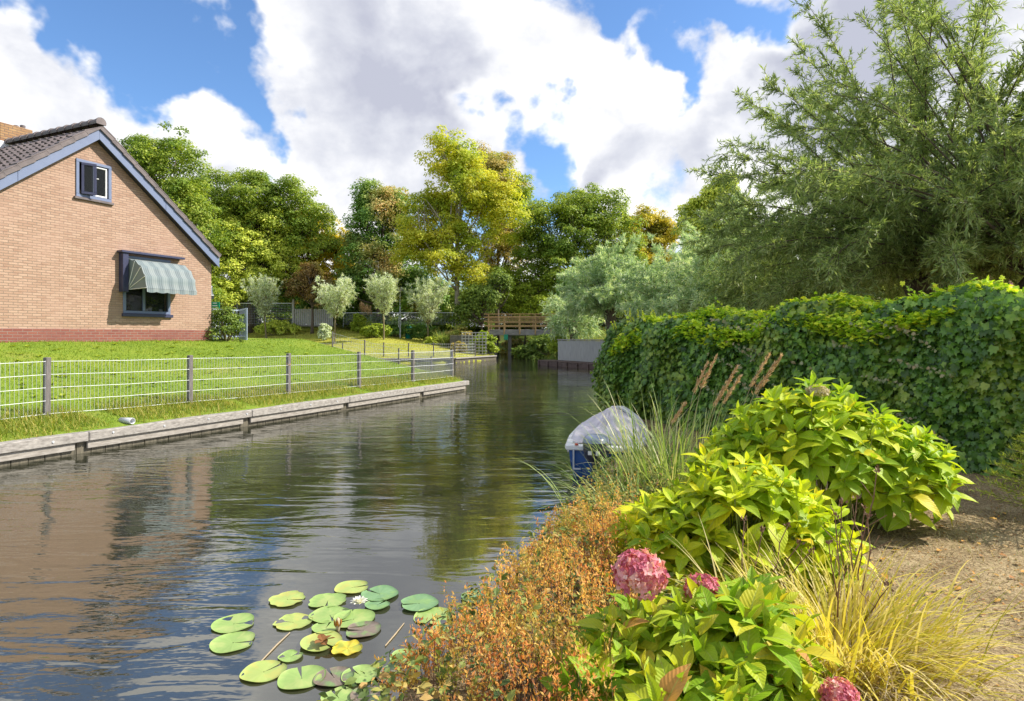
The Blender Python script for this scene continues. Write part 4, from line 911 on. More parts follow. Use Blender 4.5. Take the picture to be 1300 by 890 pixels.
for lab, u, y, ss in (('spiky pampas clump with pale plumes behind the lime shrubs', 464, 66, 1), ('blue green fountain grass clump right of the silver tree near the lamp', 561, 59, .9)):
    b = base(u, y); t = thing('pampas_clump', b, lab, 'grass clump', 'pampas clumps on the far lawn'); n = 500
    MB().blades(b + rng.normal(0, .18, (n, 3)) * (1, 1, 0), uni(0, 6.3, n), uni(1.3, 2.3, n) * ss, uni(.05, .6, n), uni(.3, 1.5, n), .05, 5).build('blades', 'reed', t)
    m = MB()
    for k in range(7 if ss == 1 else 0):
        a = uni(0, 6.3); tp = b + np.array((.5 * math.cos(a), .5 * math.sin(a), 2.3 + uni(0, .6))); q = tp + (0, 0, .1); v = sph(60)
        m.leaves(T_LANCE, tp + (v * (.10, .10, .42)), v + (0, 0, 1), v, .3)
    if ss == 1: m.build('plumes', 'plume', t)
# ------------------------------------------------------------------ ivy hedge
hp = np.array([(2.15, 13.2), (2.65, 12.0), (3.6, 10.2), (5.3, 7.75), (6.9, 5.7), (8.6, 3.9)]); seg = np.linalg.norm(np.diff(hp, axis=0), axis=1); cum = np.concatenate([[0], np.cumsum(seg)]); HL = cum[-1]
def hline(q): return np.stack([np.interp(q, cum, hp[:, 0]), np.interp(q, cum, hp[:, 1])], -1)
def hnorm(q):
    a = hline(np.clip(q + .3, 0, HL)) - hline(np.clip(q - .3, 0, HL)); a = nrm(a); return np.stack([a[..., 1], -a[..., 0]], -1) * np.where((a[..., 1] > 0)[..., None], -1, 1) * -1
def hout(q):                                         # towards the canal and the eye
    n = hnorm(q); s = np.sign((n * -hline(q)).sum(-1, keepdims=True)); return n * s
htop = lambda q: np.interp(q, [0, .3, .9, 1.6, 3.5, 4.6, 6.5, HL], [1.85, 2.15, 2.30, 2.35, 2.38, 2.47, 2.51, 2.53]) + .07 * np.sin(q * 3.1) + .03 * np.sin(q * 7.7 + 1)
hg = thing('ivy_hedge', (*hp[3], .36), 'tall dark green ivy covered hedge running back from the garden to the boat', 'hedge')
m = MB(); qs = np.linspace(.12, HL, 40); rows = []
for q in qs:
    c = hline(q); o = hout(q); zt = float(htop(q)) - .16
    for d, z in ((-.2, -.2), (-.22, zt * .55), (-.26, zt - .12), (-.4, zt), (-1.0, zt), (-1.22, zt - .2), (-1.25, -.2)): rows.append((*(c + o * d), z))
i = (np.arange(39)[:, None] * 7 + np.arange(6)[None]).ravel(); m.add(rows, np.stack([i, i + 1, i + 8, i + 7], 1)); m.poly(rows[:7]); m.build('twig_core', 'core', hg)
m = MB(); n = 38000; q = uni(0, HL, n); o = hout(q); c = hline(q); zt = htop(q); z = .25 + (zt - .25) * uni(0, 1, n)
wave = .11 * np.sin(q * 2.3 + z * 2.1) + .08 * np.sin(q * 5.1 - z * 3.7) + .05 * np.sin(z * 6 + q)
d = wave * .9 + rng.normal(.0, .06, n) - .22 * np.clip((z - zt + .25) / .25, 0, 1) ** 2
pos = np.concatenate([c + o * d[:, None], z[:, None]], 1); o3 = np.concatenate([o, 0 * q[:, None]], 1)
nn = o3 * 1.0 + (0, 0, .42) + rng.normal(0, .34, (n, 3)); ax_ = np.array((0, 0, -1.)) + o3 * .35 + rng.normal(0, .5, (n, 3))
m.leaves(T_IVY, pos, ax_, nn, uni(.04, .125, n))
n = 4600; ph = uni(-1.9, 1.5, n); z = uni(.12, 2.28, n); e0 = hline(0.) ; o0 = hout(np.array([.1]))[0]; al = nrm(hp[0] - hp[1])       # rounded end by the boat
ed = np.cos(ph)[:, None] * al + np.sin(ph)[:, None] * o0 * -1; ce = e0 - o0 * .62; rr = .70 + .12 * np.sin(z * 1.9 - .5) + .08 * np.sin(ph * 3 + z * 3) + rng.normal(0, .05, n) + .10 * np.sin(z * 2.2)
pe = np.concatenate([ce + ed * rr[:, None], z[:, None]], 1); e3 = np.concatenate([ed, 0 * z[:, None]], 1)
m.leaves(T_IVY, pe, np.array((0, 0, -1.)) + e3 * .35 + rng.normal(0, .5, (n, 3)), e3 + (0, 0, .42) + rng.normal(0, .34, (n, 3)), uni(.05, .10, n))
m.build('foliage', 'ivy', hg)
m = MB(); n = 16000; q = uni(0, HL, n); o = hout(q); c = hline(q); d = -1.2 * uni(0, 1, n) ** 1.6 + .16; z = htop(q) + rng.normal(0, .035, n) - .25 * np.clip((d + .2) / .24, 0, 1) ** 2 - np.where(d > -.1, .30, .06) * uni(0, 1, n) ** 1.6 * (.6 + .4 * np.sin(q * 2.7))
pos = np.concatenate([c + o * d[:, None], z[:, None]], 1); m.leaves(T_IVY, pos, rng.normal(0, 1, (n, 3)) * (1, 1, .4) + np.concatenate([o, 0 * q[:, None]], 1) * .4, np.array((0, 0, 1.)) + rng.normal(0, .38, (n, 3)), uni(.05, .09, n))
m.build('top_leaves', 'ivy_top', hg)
m, ms = MB(), MB()
for k in range(46):                                  # stray shoots above the top
    q = uni(.1, HL) if k > 6 else uni(.1, .9); c = hline(q) + hout(np.array([q]))[0] * uni(-.8, -.05); p = np.array((*c, float(htop(q)) - .05)); L = uni(.08, .26) if k not in (20, 21) else .42
    if k == 20: q = 3.0; c = hline(q) - hout(np.array([q]))[0] * .2; p = np.array((*c, float(htop(q)) - .05))
    d = nrm(np.array((rng.normal(0, .5) - .3, rng.normal(0, .4), 1.))); pts = p + d * L * np.linspace(0, 1, 6)[:, None] + np.array((-.12, 0, -.05)) * L * (np.linspace(0, 1, 6) ** 2)[:, None]
    MB().tube(pts, .003, 4).build('ivy_runner', 'twig', hg); m.leaves(T_IVY, pts[1:], rng.normal(0, 1, (5, 3)), np.array((0, -.4, .8)) + rng.normal(0, .5, (5, 3)), uni(.04, .085, 5))
for k in range(16):                                  # budding shoots at the canal end
    q = uni(0, .8); c = hline(q) + hout(np.array([q]))[0] * uni(-.6, .1); p = np.array((*c, uni(1.9, 2.35))); tp = p + (uni(-.12, .02), uni(-.1, .05), uni(.1, .26)); MB().tube([p, tp], .003, 4).build('ivy_runner', 'twig', hg)
    for j in range(5): m.leaves(T_OVAL, np.repeat((p + (tp - p) * (.4 + .15 * j))[None], 8, 0), sph(8), sph(8), .028, .9)
m.build('stray_shoots', 'ivy_top', hg)
m = MB()
for k in range(26):
    q = uni(2.5, 6.2); z0 = uni(1.0, 2.3); n = 14; qq = q + np.linspace(0, uni(.2, .7), n); zz = z0 - np.linspace(0, uni(.05, .3), n); c = hline(qq) + hout(qq) * (.17 + rng.normal(0, .03, (n, 1)))
    m.leaves(T_IVY, np.concatenate([c, zz[:, None]], 1), rng.normal(0, 1, (n, 3)), np.concatenate([hout(qq), np.full((n, 1), .6)], 1) + rng.normal(0, .4, (n, 3)), uni(.035, .06, n))
m.build('pale_leaves', 'ivy_pale', hg)

# ------------------------------------------------------------------ moored boat
bo = np.array((1.38, 8.75)); ba = R(76); bd = np.array((math.cos(ba), math.sin(ba))); bs_ = np.array((bd[1], -bd[0]))
BT = lambda s, l, z: np.array((*(bo + bs_ * (s * .8 - .13) + bd * l), z))    # s to starboard, l forward from the transom
bt = thing('rowing_boat', BT(0, 1.6, 0), 'small blue boat with a white rim moored beside the end of the ivy hedge', 'boat')
secs = [(0, .58, .40, .50), (.8, .66, .42, .56), (1.7, .64, .44, .54), (2.5, .46, .50, .36), (3.1, .20, .56, .12), (3.35, .02, .60, .01)]
V = []
for l, w1, zt, w0 in secs:
    for s, z in ((-w1, zt), (-w1 * .96, zt * .55), (-w0, -.02), (0, -.16), (w0, -.02), (w1 * .96, zt * .55), (w1, zt)): V.append(BT(s, l - (.06 if l == 0 and z < .1 else 0) + (.06 if l == 0 and z < .1 else 0) * 2, z))
i = (np.arange(5)[:, None] * 7 + np.arange(6)[None]).ravel(); m = MB().add(V, np.stack([i, i + 1, i + 8, i + 7], 1)); m.poly(V[:7]); m.build('hull', 'boat_blue', bt)
m = MB()
for sg_ in (-1, 1):
    for (a, b) in zip(secs, secs[1:]): m.bar(BT(sg_ * (a[1] + .005), a[0] - .01, a[2] + .03), BT(sg_ * (b[1] + .005), b[0], b[2] + .03), .10, .065, .012)
m.beam(BT, (-.63, .63), (-.05, .10), (.392, .462), .012); m.build('gunwale', 'boat_white', bt)
MB().beam(BT, (-.60, .60), (.11, 1.1), (.34, .40), .01).build('stern_deck', 'boat_white', bt)
m = MB(); m.beam(BT, (-.50, -.47), (-.075, -.052), (.14, .40), .004); m.beam(BT, (-.50, -.36), (-.075, -.052), (.125, .15), .004); m.build('stern_bracket', 'galv', bt)
MB().lathe(BT(-.44, -.03, .465), [(.0, .0), (.028, 0), (.024, .02), (0, .028)], 10).build('red_light', 'red_plastic', bt)
en = thing('outboard_motor', BT(-.08, -.16, .5), 'dark outboard motor clamped to the stern of the blue boat', 'motor')
m = MB(); rows = []
for z, sx, sy in ((.30, .13, .15), (.36, .19, .21), (.50, .21, .24), (.56, .205, .235)):
    for k in range(16):
        a = k * math.pi / 8; c_, s_ = math.cos(a), math.sin(a); p = 2.8; r_ = (abs(c_) ** p + abs(s_) ** p) ** (-1 / p); rows.append(BT(-.08 + sx * r_ * c_, -.22 + sy * r_ * s_, z))
i = (np.arange(3)[:, None] * 16 + np.arange(16)[None]).ravel(); j = (np.arange(3)[:, None] * 16 + (np.arange(16)[None] + 1) % 16).ravel(); m.add(rows, np.stack([i, j, j + 16, i + 16], 1)); m.build('cowl', 'engine', en, True)
m = MB(); rows = []
for z, q in ((.562, 1.0), (.60, .97), (.635, .80), (.65, .4), (.652, .02)):
    for k in range(16):
        a = k * math.pi / 8; c_, s_ = math.cos(a), math.sin(a); p = 2.8; r_ = (abs(c_) ** p + abs(s_) ** p) ** (-1 / p); rows.append(BT(-.08 + .207 * q * r_ * c_, -.22 + .237 * q * r_ * s_, z))
i = (np.arange(4)[:, None] * 16 + np.arange(16)[None]).ravel(); j = (np.arange(4)[:, None] * 16 + (np.arange(16)[None] + 1) % 16).ravel(); m.add(rows, np.stack([i, j, j + 16, i + 16], 1)); m.build('cowl_top', 'engine_top', en, True)
MB().beam(BT, (-.14, -.02), (-.28, -.12), (-.45, .31), .02).build('leg', 'engine', en); MB().beam(BT, (-.19, .03), (-.10, .13), (.28, .47), .01).build('clamp', 'galv', en)
m = MB(); m.box(BT(-.14, -.464, .44), (.05, .012, .05), ba - R(90), 0); m.box(BT(-.01, -.464, .44), (.05, .012, .05), ba - R(90), 0); m.build('pale_badge', 'boat_white', en)
# crumpled cover pulled up to a peak
m = MB(); N1, N2 = 70, 50; rows = []
for a in np.linspace(0, 1, N1):
    for c_ in np.linspace(-1, 1, N2):
        l = .26 + 2.3 * a; hw = np.interp(l, [0, .8, 1.7, 2.5, 3.1], [.56, .72, .72, .56, .30]); sh_ = np.interp(l, [0, 1.7, 2.5, 3.1], [.0, .03, .09, .15]); x = c_ * hw
        dx, dy = x - .04, (l - 1.18) * .70; ds = math.hypot(dx, dy); th_ = math.atan2(dy, dx)
        peak = .40 * max(0, 1 - ds / 1.0) ** 2.0; bul = .13 * max(0, 1 - ((x + .38) / .25) ** 2 - ((l - .46) / .28) ** 2) ** .6
        fold = (.055 * math.sin(9 * th_ + 2 * math.sin(3 * th_)) + .026 * math.sin(19 * th_ + 1)) * min(1, ds / .3) * max(.25, 1 - ds) + .014 * math.sin(31 * x + 9 * l) * math.sin(17 * l - 6 * x)
        edge = max(0, abs(c_) - .86) / .14; z = .465 + sh_ + .02 * (1 - abs(c_) ** 3) + max(peak, bul) + .3 * min(peak, bul) + fold * (1 - .6 * edge)
        z = .42 + (z - .42) * min(1, .15 + a * 9)
        rows.append(BT(x * (1 + .06 * edge), l + .05 * math.sin(c_ * 7) + .03 * math.sin(c_ * 19) * (a < .05), z - .12 * edge ** 1.5))
i = (np.arange(N1 - 1)[:, None] * N2 + np.arange(N2 - 1)[None]).ravel(); m.add(rows, np.stack([i, i + 1, i + N2 + 1, i + N2], 1))
tp = m.build('tarpaulin', 'tarp', smooth=True, base=BT(0, 1.4, .45)); md = tp.modifiers.new('cloth thickness', 'SOLIDIFY'); md.thickness = .006; tag(tp, 'crumpled pale lilac tarpaulin pulled up to a peak over the blue boat', 'cover')

# ------------------------------------------------------------------ water lilies
def pad(u, v, wpx, mat, label, notch=None, torn=0., lift=0., squash=1., wilt=0.):
    c = gp(u, v, .002 + lift); r = wpx * c[1] / F / 2; notch = uni(0, 6.28) if notch is None else notch; n = 44; V, Fc = [], []
    ph = uni(0, 6.28)
    for k in range(n + 1):
        a = notch + .10 + (2 * math.pi - .20) * k / n; rim = r * (1 + .03 * math.sin(2 * a + ph) + .015 * math.sin(5 * a + ph * 2) - torn * max(0, math.sin(3 * a + ph) * math.sin(7 * a)) * 1.0 - .10 * math.exp(-((k / n) * n / 2.2) ** 2) - .10 * math.exp(-((n - k) / 2.2) ** 2))
        for q in (.03, .35, .7, .93, 1.):
            zz = c[2] + .004 * math.sin(3 * a + ph) * q + (.007 * (q > .95) + .004 * max(0, math.sin(a + ph)) * q ** 3) * (1 - torn) + wilt * .006 * math.sin(6 * a) * q
            V.append((c[0] + rim * q * math.cos(a), c[1] + rim * q * math.sin(a) * squash, zz))
    for k in range(n):
        for j in range(4): Fc.append((5 * k + j, 5 * k + j + 1, 5 * k + j + 6, 5 * k + j + 5))
    rr = np.repeat(np.clip(.5 + .3 * np.sin(np.arange(n) * 1.9 + ph) + rng.normal(0, .18, n), 0, 1), 4)
    return tag(MB().add(V, Fc, rr).build('lily_pad', mat, base=c, smooth=True), label, 'lily pad', 'lily pads floating on the water')
PADS = [(297, 792, 53, 'pad', 'upper green lily pad of the overlapping pair furthest left', .3), (296, 816, 54, 'pad', 'lower green lily pad of the overlapping pair furthest left', .2),
 (365, 761, 46, 'pad_yellow', 'yellow green lily pad left of the top cluster with a ragged right rim', 0.), (416, 763, 46, 'pad', 'green lily pad touching the ragged yellow green one at the top', 4.9),
 (447, 746, 42, 'pad_yellow', 'light yellow green lily pad furthest from the eye', .3), (482, 754, 47, 'pad_blue', 'blue green lily pad behind the white flower', 2.5),
 (479, 768, 32, 'pad_blue', 'small blue green lily pad partly under the white flower', 1.), (372, 790, 48, 'pad_yellow', 'yellow green lily pad with a withered brown left tip', 2.9),
 (419, 781, 50, 'pad', 'green lily pad in the middle of the cluster with its notch turned to the garden', 5.2), (449, 786, 52, 'pad', 'green lily pad slipping under the middle pad beside the white flower', 3.6),
 (414, 797, 36, 'pad', 'mostly hidden green lily pad under the two middle ones', 1.5), (461, 800, 44, 'pad_brown', 'purple brown lily pad below the white flower', 3.2),
 (408, 815, 52, 'pad_yellow', 'lime lily pad carrying a torn dead brown leaf', 5.6), (441, 823, 38, 'pad_gold', 'ragged bright yellow withered lily pad beside the bud', .6),
 (369, 834, 30, 'pad', 'smallest green lily pad above the front row', 1.1), (335, 853, 54, 'pad_yellow', 'leftmost lily pad of the front row', .9),
 (383, 861, 57, 'pad', 'large lily pad of the front row with its slit pointing away from the garden', 2.0), (424, 860, 48, 'pad_brown', 'green lily pad with a purple rim in the front row', 2.2),
 (457, 857, 45, 'pad', 'smooth green lily pad at the right end of the front row', 2.4), (430, 886, 44, 'pad', 'lily pad nearest the eye, cut by the edge of the picture', 2.2),
 (532, 766, 49, 'pad_blue', 'blue green lily pad apart from the cluster, nearer the far side', 3.4), (551, 783, 50, 'pad', 'bright green lily pad overlapping in front of the lone blue green one', 4.4),
 (563, 802, 36, 'pad_blue', 'dull blue green lily pad just under the orange spikes', 1.2), (515, 834, 38, 'pad', 'half round green lily pad against the orange spikes', 5.6),
 (503, 857, 50, 'pad_brown', 'large purple brown lily pad half under the orange spikes', 2.9), (605, 758, 40, 'pad_blue', 'faint blue green lily pad furthest right near the bank', .4),
 (470, 883, 50, 'pad_brown', 'dull purplish lily pad in the front corner by the orange spikes', 1.9)]
for k, (u, v, wp, mt, lb, nt_) in enumerate(PADS):
    pad(u, v, wp * 1.02, mt, lb, nt_, torn=.10 if mt == 'pad_gold' else (.12 if 'ragged' in lb or 'withered' in lb else 0), lift=.0013 * (k % 7), wilt=1. if mt == 'pad_gold' else 0)
c = gp(456, 768, .02); fl = thing('water_lily', c, 'open white water lily flower among the pads', 'flower'); m = MB()
for ring, (n, L, el, z) in enumerate(((10, .062, .42, 0), (9, .054, .8, .004), (7, .042, 1.15, .008))):
    for k in range(n):
        a = k * 2 * math.pi / n + ring * .3; d = np.array((math.cos(a) * math.cos(el), math.sin(a) * math.cos(el), math.sin(el))); m.leaves(T_FOLD, [c + (d[0] * .012, d[1] * .012, .012 + z)], d, np.array((-math.cos(a) * math.sin(el), -math.sin(a) * math.sin(el), math.cos(el))), L, width=.8)
m.build('petals', 'petal', fl); MB().lathe(c + (0, 0, .014), [(.014, 0), (.016, .02), (0, .024)], 10).build('stamens', 'pad_gold', fl)
c = gp(429, 797, .02); fb = thing('lily_bud', c, 'closed yellowish lily bud standing above the pads', 'flower'); MB().lathe(c, [(.010, -.02), (.018, .01), (.02, .035), (.012, .06), (0, .072)], 10).build('bud', 'bloom_pale', fb, True)
m = MB()
for k in range(4):
    a = k * 1.57; m.leaves(T_FOLD, [c + (.012 * math.cos(a), .012 * math.sin(a), 0)], (.25 * math.cos(a), .25 * math.sin(a), 1), (math.cos(a), math.sin(a), 0), .065, .3, .8)
m.build('sepals', 'dead_leaf', fb)
c = gp(410, 814, .034); m = MB()
for k in range(6):
    a = k * 1.05; m.leaves(T_FOLD, [c], (math.cos(a), math.sin(a), uni(0, .4)), (uni(-.5, .5), uni(-.5, .5), 1), uni(.05, .09), .05, 1.2)
tag(m.build('dead_leaf', 'dead_leaf', base=c), 'curled dark brown dead leaf lying on the lime lily pad', 'leaf')
for lab, pts in (('thin dry twig floating left of the front lily pads', ((330, 841), (352, 818), (368, 803))), ('faint floating stalk right of the purple brown lily pad', ((489, 820), (501, 806), (513, 791)))):
    P3 = [gp(u, v, .006) for u, v in pts]; tag(MB().tube(P3, [.004, .005, .003], 6).build('floating_twig', 'straw', base=P3[1]), lab, 'twig', 'twigs floating among the lilies')
# ------------------------------------------------------------------ planted bank in front
def gnd(x, y): return np.array((x, y, gz(x, y)))
def hydrangea(label, b, lobes, mat, spacing=.125, lsize=.15, pairs=4, seed_heads=()):
    """woody shrub: every stem tip carries crossed pairs of big pointed leaves"""
    b = np.asarray(b, float); t = thing('hydrangea', b, label, 'shrub', 'hydrangeas on the bank'); m, st = MB(), MB(); m.lc = []; tips = []
    for (c, r) in lobes:
        c, r = np.asarray(c, float), np.asarray(r, float); A = 2.6 * np.pi * (r[0] * r[1] + r[1] * r[2] + r[0] * r[2]) / 3; N = int(A / spacing ** 2)
        k = np.arange(N) + .5; zc = 1 - 1.38 * k / N; ph = k * 2.39996; q = np.sqrt(1 - np.clip(zc, -1, 1) ** 2); d = np.stack([q * np.cos(ph), q * np.sin(ph), zc], 1) + rng.normal(0, .08, (N, 3)); d = nrm(d)
        p = c + d * r * uni(.80, 1.06, N)[:, None]
        for pp_, dd in zip(p, d):
            if any((((pp_ - c2) / r2) ** 2).sum() < .72 for c2, r2 in lobes if c2 is not c and not np.allclose(c2, c)): continue
            if pp_[2] < gz(pp_[0], pp_[1]) + .05: continue
            tips.append((pp_, dd))
    for pp_, dd in tips:
        up = nrm(dd * .75 + (0, 0, .95) + rng.normal(0, .16, 3)); x = nrm(np.cross(up, rng.normal(size=3))); y = np.cross(up, x); sc_ = uni(.78, 1.22)
        foot = b + (pp_ - b) * np.array((.35, .35, .0)) + (rng.normal(0, .05), rng.normal(0, .05), 0); q = np.linspace(0, 1, 5)[:, None]; midp = foot + (pp_ - foot) * .6 + (0, 0, .12)
        pts = (1 - q) ** 2 * foot + 2 * q * (1 - q) * midp + q ** 2 * (pp_ - up * .02); st.tube(pts, [.007, .006, .005, .0045, .003], 5, cap=False)
        tint = uni(0, .55)
        for k in range(pairs):
            el = (1.15, .72, .38, .12, -.1)[k]; L = lsize * sc_ * (.50, .82, 1.0, 1.05, 1.)[k]; o = pp_ - up * (.0 + .032 * k); e = x if k % 2 == 0 else y; tw = rng.normal(0, .22)
            for s in (-1, 1):
                h_ = nrm(e * s + np.cross(up, e) * tw); a_ = h_ * math.cos(el) + up * math.sin(el) + rng.normal(0, .10, 3); nn = up * math.cos(el) - h_ * math.sin(el) + (0, 0, .15)
                T = T_BIG_UP if k == 0 else (T_BIG if k < 3 else T_BIG_DROOP)
                m.leaves(T, [o + h_ * .012], a_, nn, L * uni(.85, 1.15), np.clip(tint + uni(-.15, .3) + (.45 if uni(0, 1) < .05 else 0), 0, 1))
    st.build('stems', 'stem_green', t); m.build('foliage', mat, t, True)
    return t
def head(root, c, r, mat='bloom', flat=.85):
    """mop of four-petalled florets"""
    m = MB(); N = 150; k = np.arange(N) + .5; z = 1 - 1.75 * k / N; q = np.sqrt(1 - z * z); a = k * 2.39996; d = np.stack([q * np.cos(a), q * np.sin(a), z], 1) + rng.normal(0, .05, (N, 3)); d = nrm(d)
    p = np.asarray(c) + d * np.array((1, 1, flat)) * (r * uni(.80, 1.08, N))[:, None]; x = nrm(np.cross(d, rng.normal(size=(N, 3)))); y = np.cross(d, x); tint = np.clip(.45 - d[:, 2] * .2 + rng.normal(0, .28, N), 0, 1)
    for s, e in ((1, x), (-1, x), (1, y), (-1, y)): m.leaves(T_OVAL, p, e * s + d * .45 + rng.normal(0, .25, (N, 3)), d + rng.normal(0, .4, (N, 3)), r * .25, np.clip(tint + rng.normal(0, .1, N), 0, 1), 1.6)
    m.lathe(np.asarray(c), [(0, -r * .7 * flat), (r * .6, -r * .4), (r * .78, 0), (r * .6, r * .5 * flat), (0, r * .75 * flat)], 12)
    o = m.build('flower_head', mat, root); return o
ha = hydrangea('largest lime green hydrangea, in front of the ivy hedge, topped by a faded cream head', gnd(2.75, 5.55),
    [((2.62, 5.55, .98), (.72, .58, .58)), ((3.25, 5.5, .80), (.52, .5, .46)), ((2.1, 5.6, .76), (.42, .45, .42))], 'hyd_lime', .15, .20)
c = at(1038, 497, 5.35); head(ha, c, .085, 'bloom_pale', .5)
hb = hydrangea('yellowest hydrangea, in the middle between the reeds and the golden grass', gnd(1.45, 4.15),
    [((1.50, 4.2, .68), (.50, .42, .52)), ((1.12, 4.15, .55), (.36, .36, .40)), ((1.86, 4.1, .52), (.36, .36, .40)), ((1.95, 4.75, .60), (.36, .34, .36)), ((.98, 4.4, .50), (.26, .28, .32))], 'hyd_yellow', .14, .185)
hc = hydrangea('front hydrangea with green leaves and pink mop heads', gnd(.78, 2.75),
    [((.88, 2.62, .55), (.34, .28, .37)), ((.52, 2.75, .50), (.22, .24, .32)), ((.72, 2.42, .46), (.32, .25, .32)), ((1.08, 2.80, .58), (.24, .24, .29)), ((.38, 2.6, .45), (.22, .22, .28)), ((.62, 2.25, .42), (.3, .2, .30))], 'hyd_green', .135, .185)
for u, v, y, r in ((812, 728, 2.78, .108), (893, 750, 2.86, .078), (1066, 884, 2.42, .065)):
    c = at(u, v, y); o = head(hc, c, r); MB().tube([c - (0, 0, r * .5), c + (-.01, .03, -.35)], .006, 6).build('flower_stalk', 'stem_green', hc)

# orange seeding spikes that cover the edge of the bank
bank = lambda x, y: (land_dist(x, y))
N = 3900; x = uni(-1.4, 1.5, N); y = uni(2.0, 5.6, N); d = land_dist(x, y); lim = np.interp(y, [2, 3, 4.2, 5.5, 6.6], [1.25, 1.15, .95, .62, .35]); k = (d > np.interp(y, [3, 3.5, 4.3, 4.8], [.02, .12, .12, -.02])) & (d < lim) & ~((x > .55) & (y < 3.1)) & (x > np.interp(y, [2, 2.6, 2.9, 3.1], [.1, -.25, -.6, -1.5])); x, y, d = x[k], y[k], d[k]; n = len(x)
z0 = np.maximum(terrain_z(x, y), .03); hgt = .86 * (.25 + .09 * np.sin(x * 6 + y * 5) + .06 * np.sin(x * 13 - y * 11) + uni(-.10, .2, n) ** 1) * np.interp(d, [-.04, .15, .4, .8], [.35, .6, .9, 1.15]); lean = rng.normal(0, .22, (n, 2)) + np.array((-.12, -.02))
m, ms = MB(), MB(); tip = np.stack([x + lean[:, 0] * hgt, y + lean[:, 1] * hgt, z0 + hgt], 1); foot = np.stack([x, y, z0 - .02], 1)
ms.blades(foot, np.arctan2(lean[:, 1], lean[:, 0]), np.linalg.norm(tip - foot, axis=1), np.arctan(np.linalg.norm(lean, axis=1)), 0., .006, 2)
for j in range(30):
    f = uni(.42, 1.04, n)[:, None]; p = foot + (tip - foot) * f + rng.normal(0, .009, (n, 3)); m.leaves(T_LANCE, p, rng.normal(0, .6, (n, 3)) + (0, 0, .8), rng.normal(size=(n, 3)), uni(.010, .028, n), np.clip(uni(0, 1, n) * .8 + .2 * np.sin(x * 5 + y * 2), 0, 1), 2.3)
kind(ms.build('spike_stems', 'dry_stem'), 'stuff'); kind(m.build('orange_spikes', 'rust_leaf'), 'stuff')
n = 15000; x = uni(-1.3, 2.2, n); y = uni(1.9, 7.6, n); d = land_dist(x, y); k = (d > -.05) & (d < 1.5) & (np.sin(x * 5.3 + 1) * np.sin(y * 4.1) > -.75); x, y = x[k], y[k]; n = len(x); z = np.maximum(terrain_z(x, y), .04) + uni(.02, .26, n)
kind(MB().leaves(T_FOLD, np.stack([x, y, z], 1), rng.normal(size=(n, 3)) * (1, 1, .5), rng.normal(0, .45, (n, 3)) + (0, 0, 1), uni(.03, .065, n)).build('ground_cover', 'green_cover'), 'stuff')

# reed tufts
def tuft(name, label, b, n, spread, L, lean, bend, wdt, mat, cat='grass', group=None, part='blades', bias=None, seg=7):
    b = np.asarray(b, float); t = thing(name, b, label, cat, group); xy = rng.normal(0, 1, (n, 2)) * spread; p = np.concatenate([b[:2] + xy, np.full((n, 1), b[2] - .03)], 1)
    az = np.arctan2(xy[:, 1], xy[:, 0]) + rng.normal(0, .6, n) if bias is None else bias + rng.normal(0, 1.1, n)
    MB().blades(p, az, uni(*L, n), uni(*lean, n), uni(*bend, n), uni(*wdt, n), seg).build(part, mat, t); return t
gr_ = 'reed tufts at the edge of the bank'
r1 = tuft('reed_tuft', 'tall reed tuft with tan seed plumes before the ivy hedge', gnd(1.72, 6.75), 260, (.28, .28), (.6, 1.35), (.02, .6), (.1, 1.7), (.010, .019), 'reed', group=gr_)
r2 = tuft('reed_tuft', 'reed tuft arching over the water in front of the blue boat', np.array((1.0, 5.95, .2)), 170, (.20, .18), (.5, 1.0), (.15, .8), (.6, 1.9), (.009, .016), 'reed', group=gr_, bias=2.9)
r3 = tuft('reed_tuft', 'smaller reed tuft right of the tarpaulin covered boat', gnd(1.78, 7.7), 130, (.24, .22), (.5, 1.1), (.02, .5), (.2, 1.6), (.009, .016), 'reed', group=gr_)
mp, ms = MB(), MB()
for (u, v, fu) in ((897, 470, 880), (886, 478, 876), (922, 482, 895), (914, 497, 893), (926, 493, 900), (962, 468, 930), (976, 470, 936), (968, 478, 930), (858, 524, 850)):
    y = 6.5; tp = at(u, v, y); ft = np.array((at(fu, 600, y)[0], y + .1, .35)); q = np.linspace(0, 1, 9)[:, None]; pts = ft + (tp - ft) * q + np.array((-.10, 0, .06)) * np.sin(q * np.pi) * .6; ms.tube(pts, np.linspace(.004, .002, 9), 5)
    n = 170; f = uni(0, 1, n)[:, None]; end = tp + (tp - pts[-2]) * 1.1 + (.05, 0, -.02); p0 = pts[-2] - (tp - pts[-2]) * .3; p = p0 + (end - p0) * f + rng.normal(0, .0085, (n, 3)) * (1.1 - f)
    mp.leaves(T_LANCE, p, nrm(end - p0) + rng.normal(0, .28, (n, 3)), rng.normal(size=(n, 3)), uni(.03, .055, n), None, 1.4)
ms.build('plume_stalks', 'straw', r1); mp.build('seed_plumes', 'plume', r1)
g1_ = tuft('golden_grass', 'golden yellow grass tuft spilling over the dry lawn', gnd(1.60, 3.08), 950, (.21, .18), (.35, .76), (.05, .8), (.5, 1.9), (.007, .018), 'gold_grass', seg=8)
n = 700; xy = rng.normal(0, 1, (n, 2)) * (.22, .18); b = gnd(1.62, 2.98)
MB().blades(np.concatenate([b[:2] + xy, np.full((n, 1), b[2])], 1), np.arctan2(xy[:, 1] - .1, xy[:, 0]) + rng.normal(0, .6, n), uni(.25, .6, n), uni(.3, 1.0, n), uni(.8, 1.9, n), uni(.003, .007, n), 6).build('bleached_straw', 'straw', g1_)
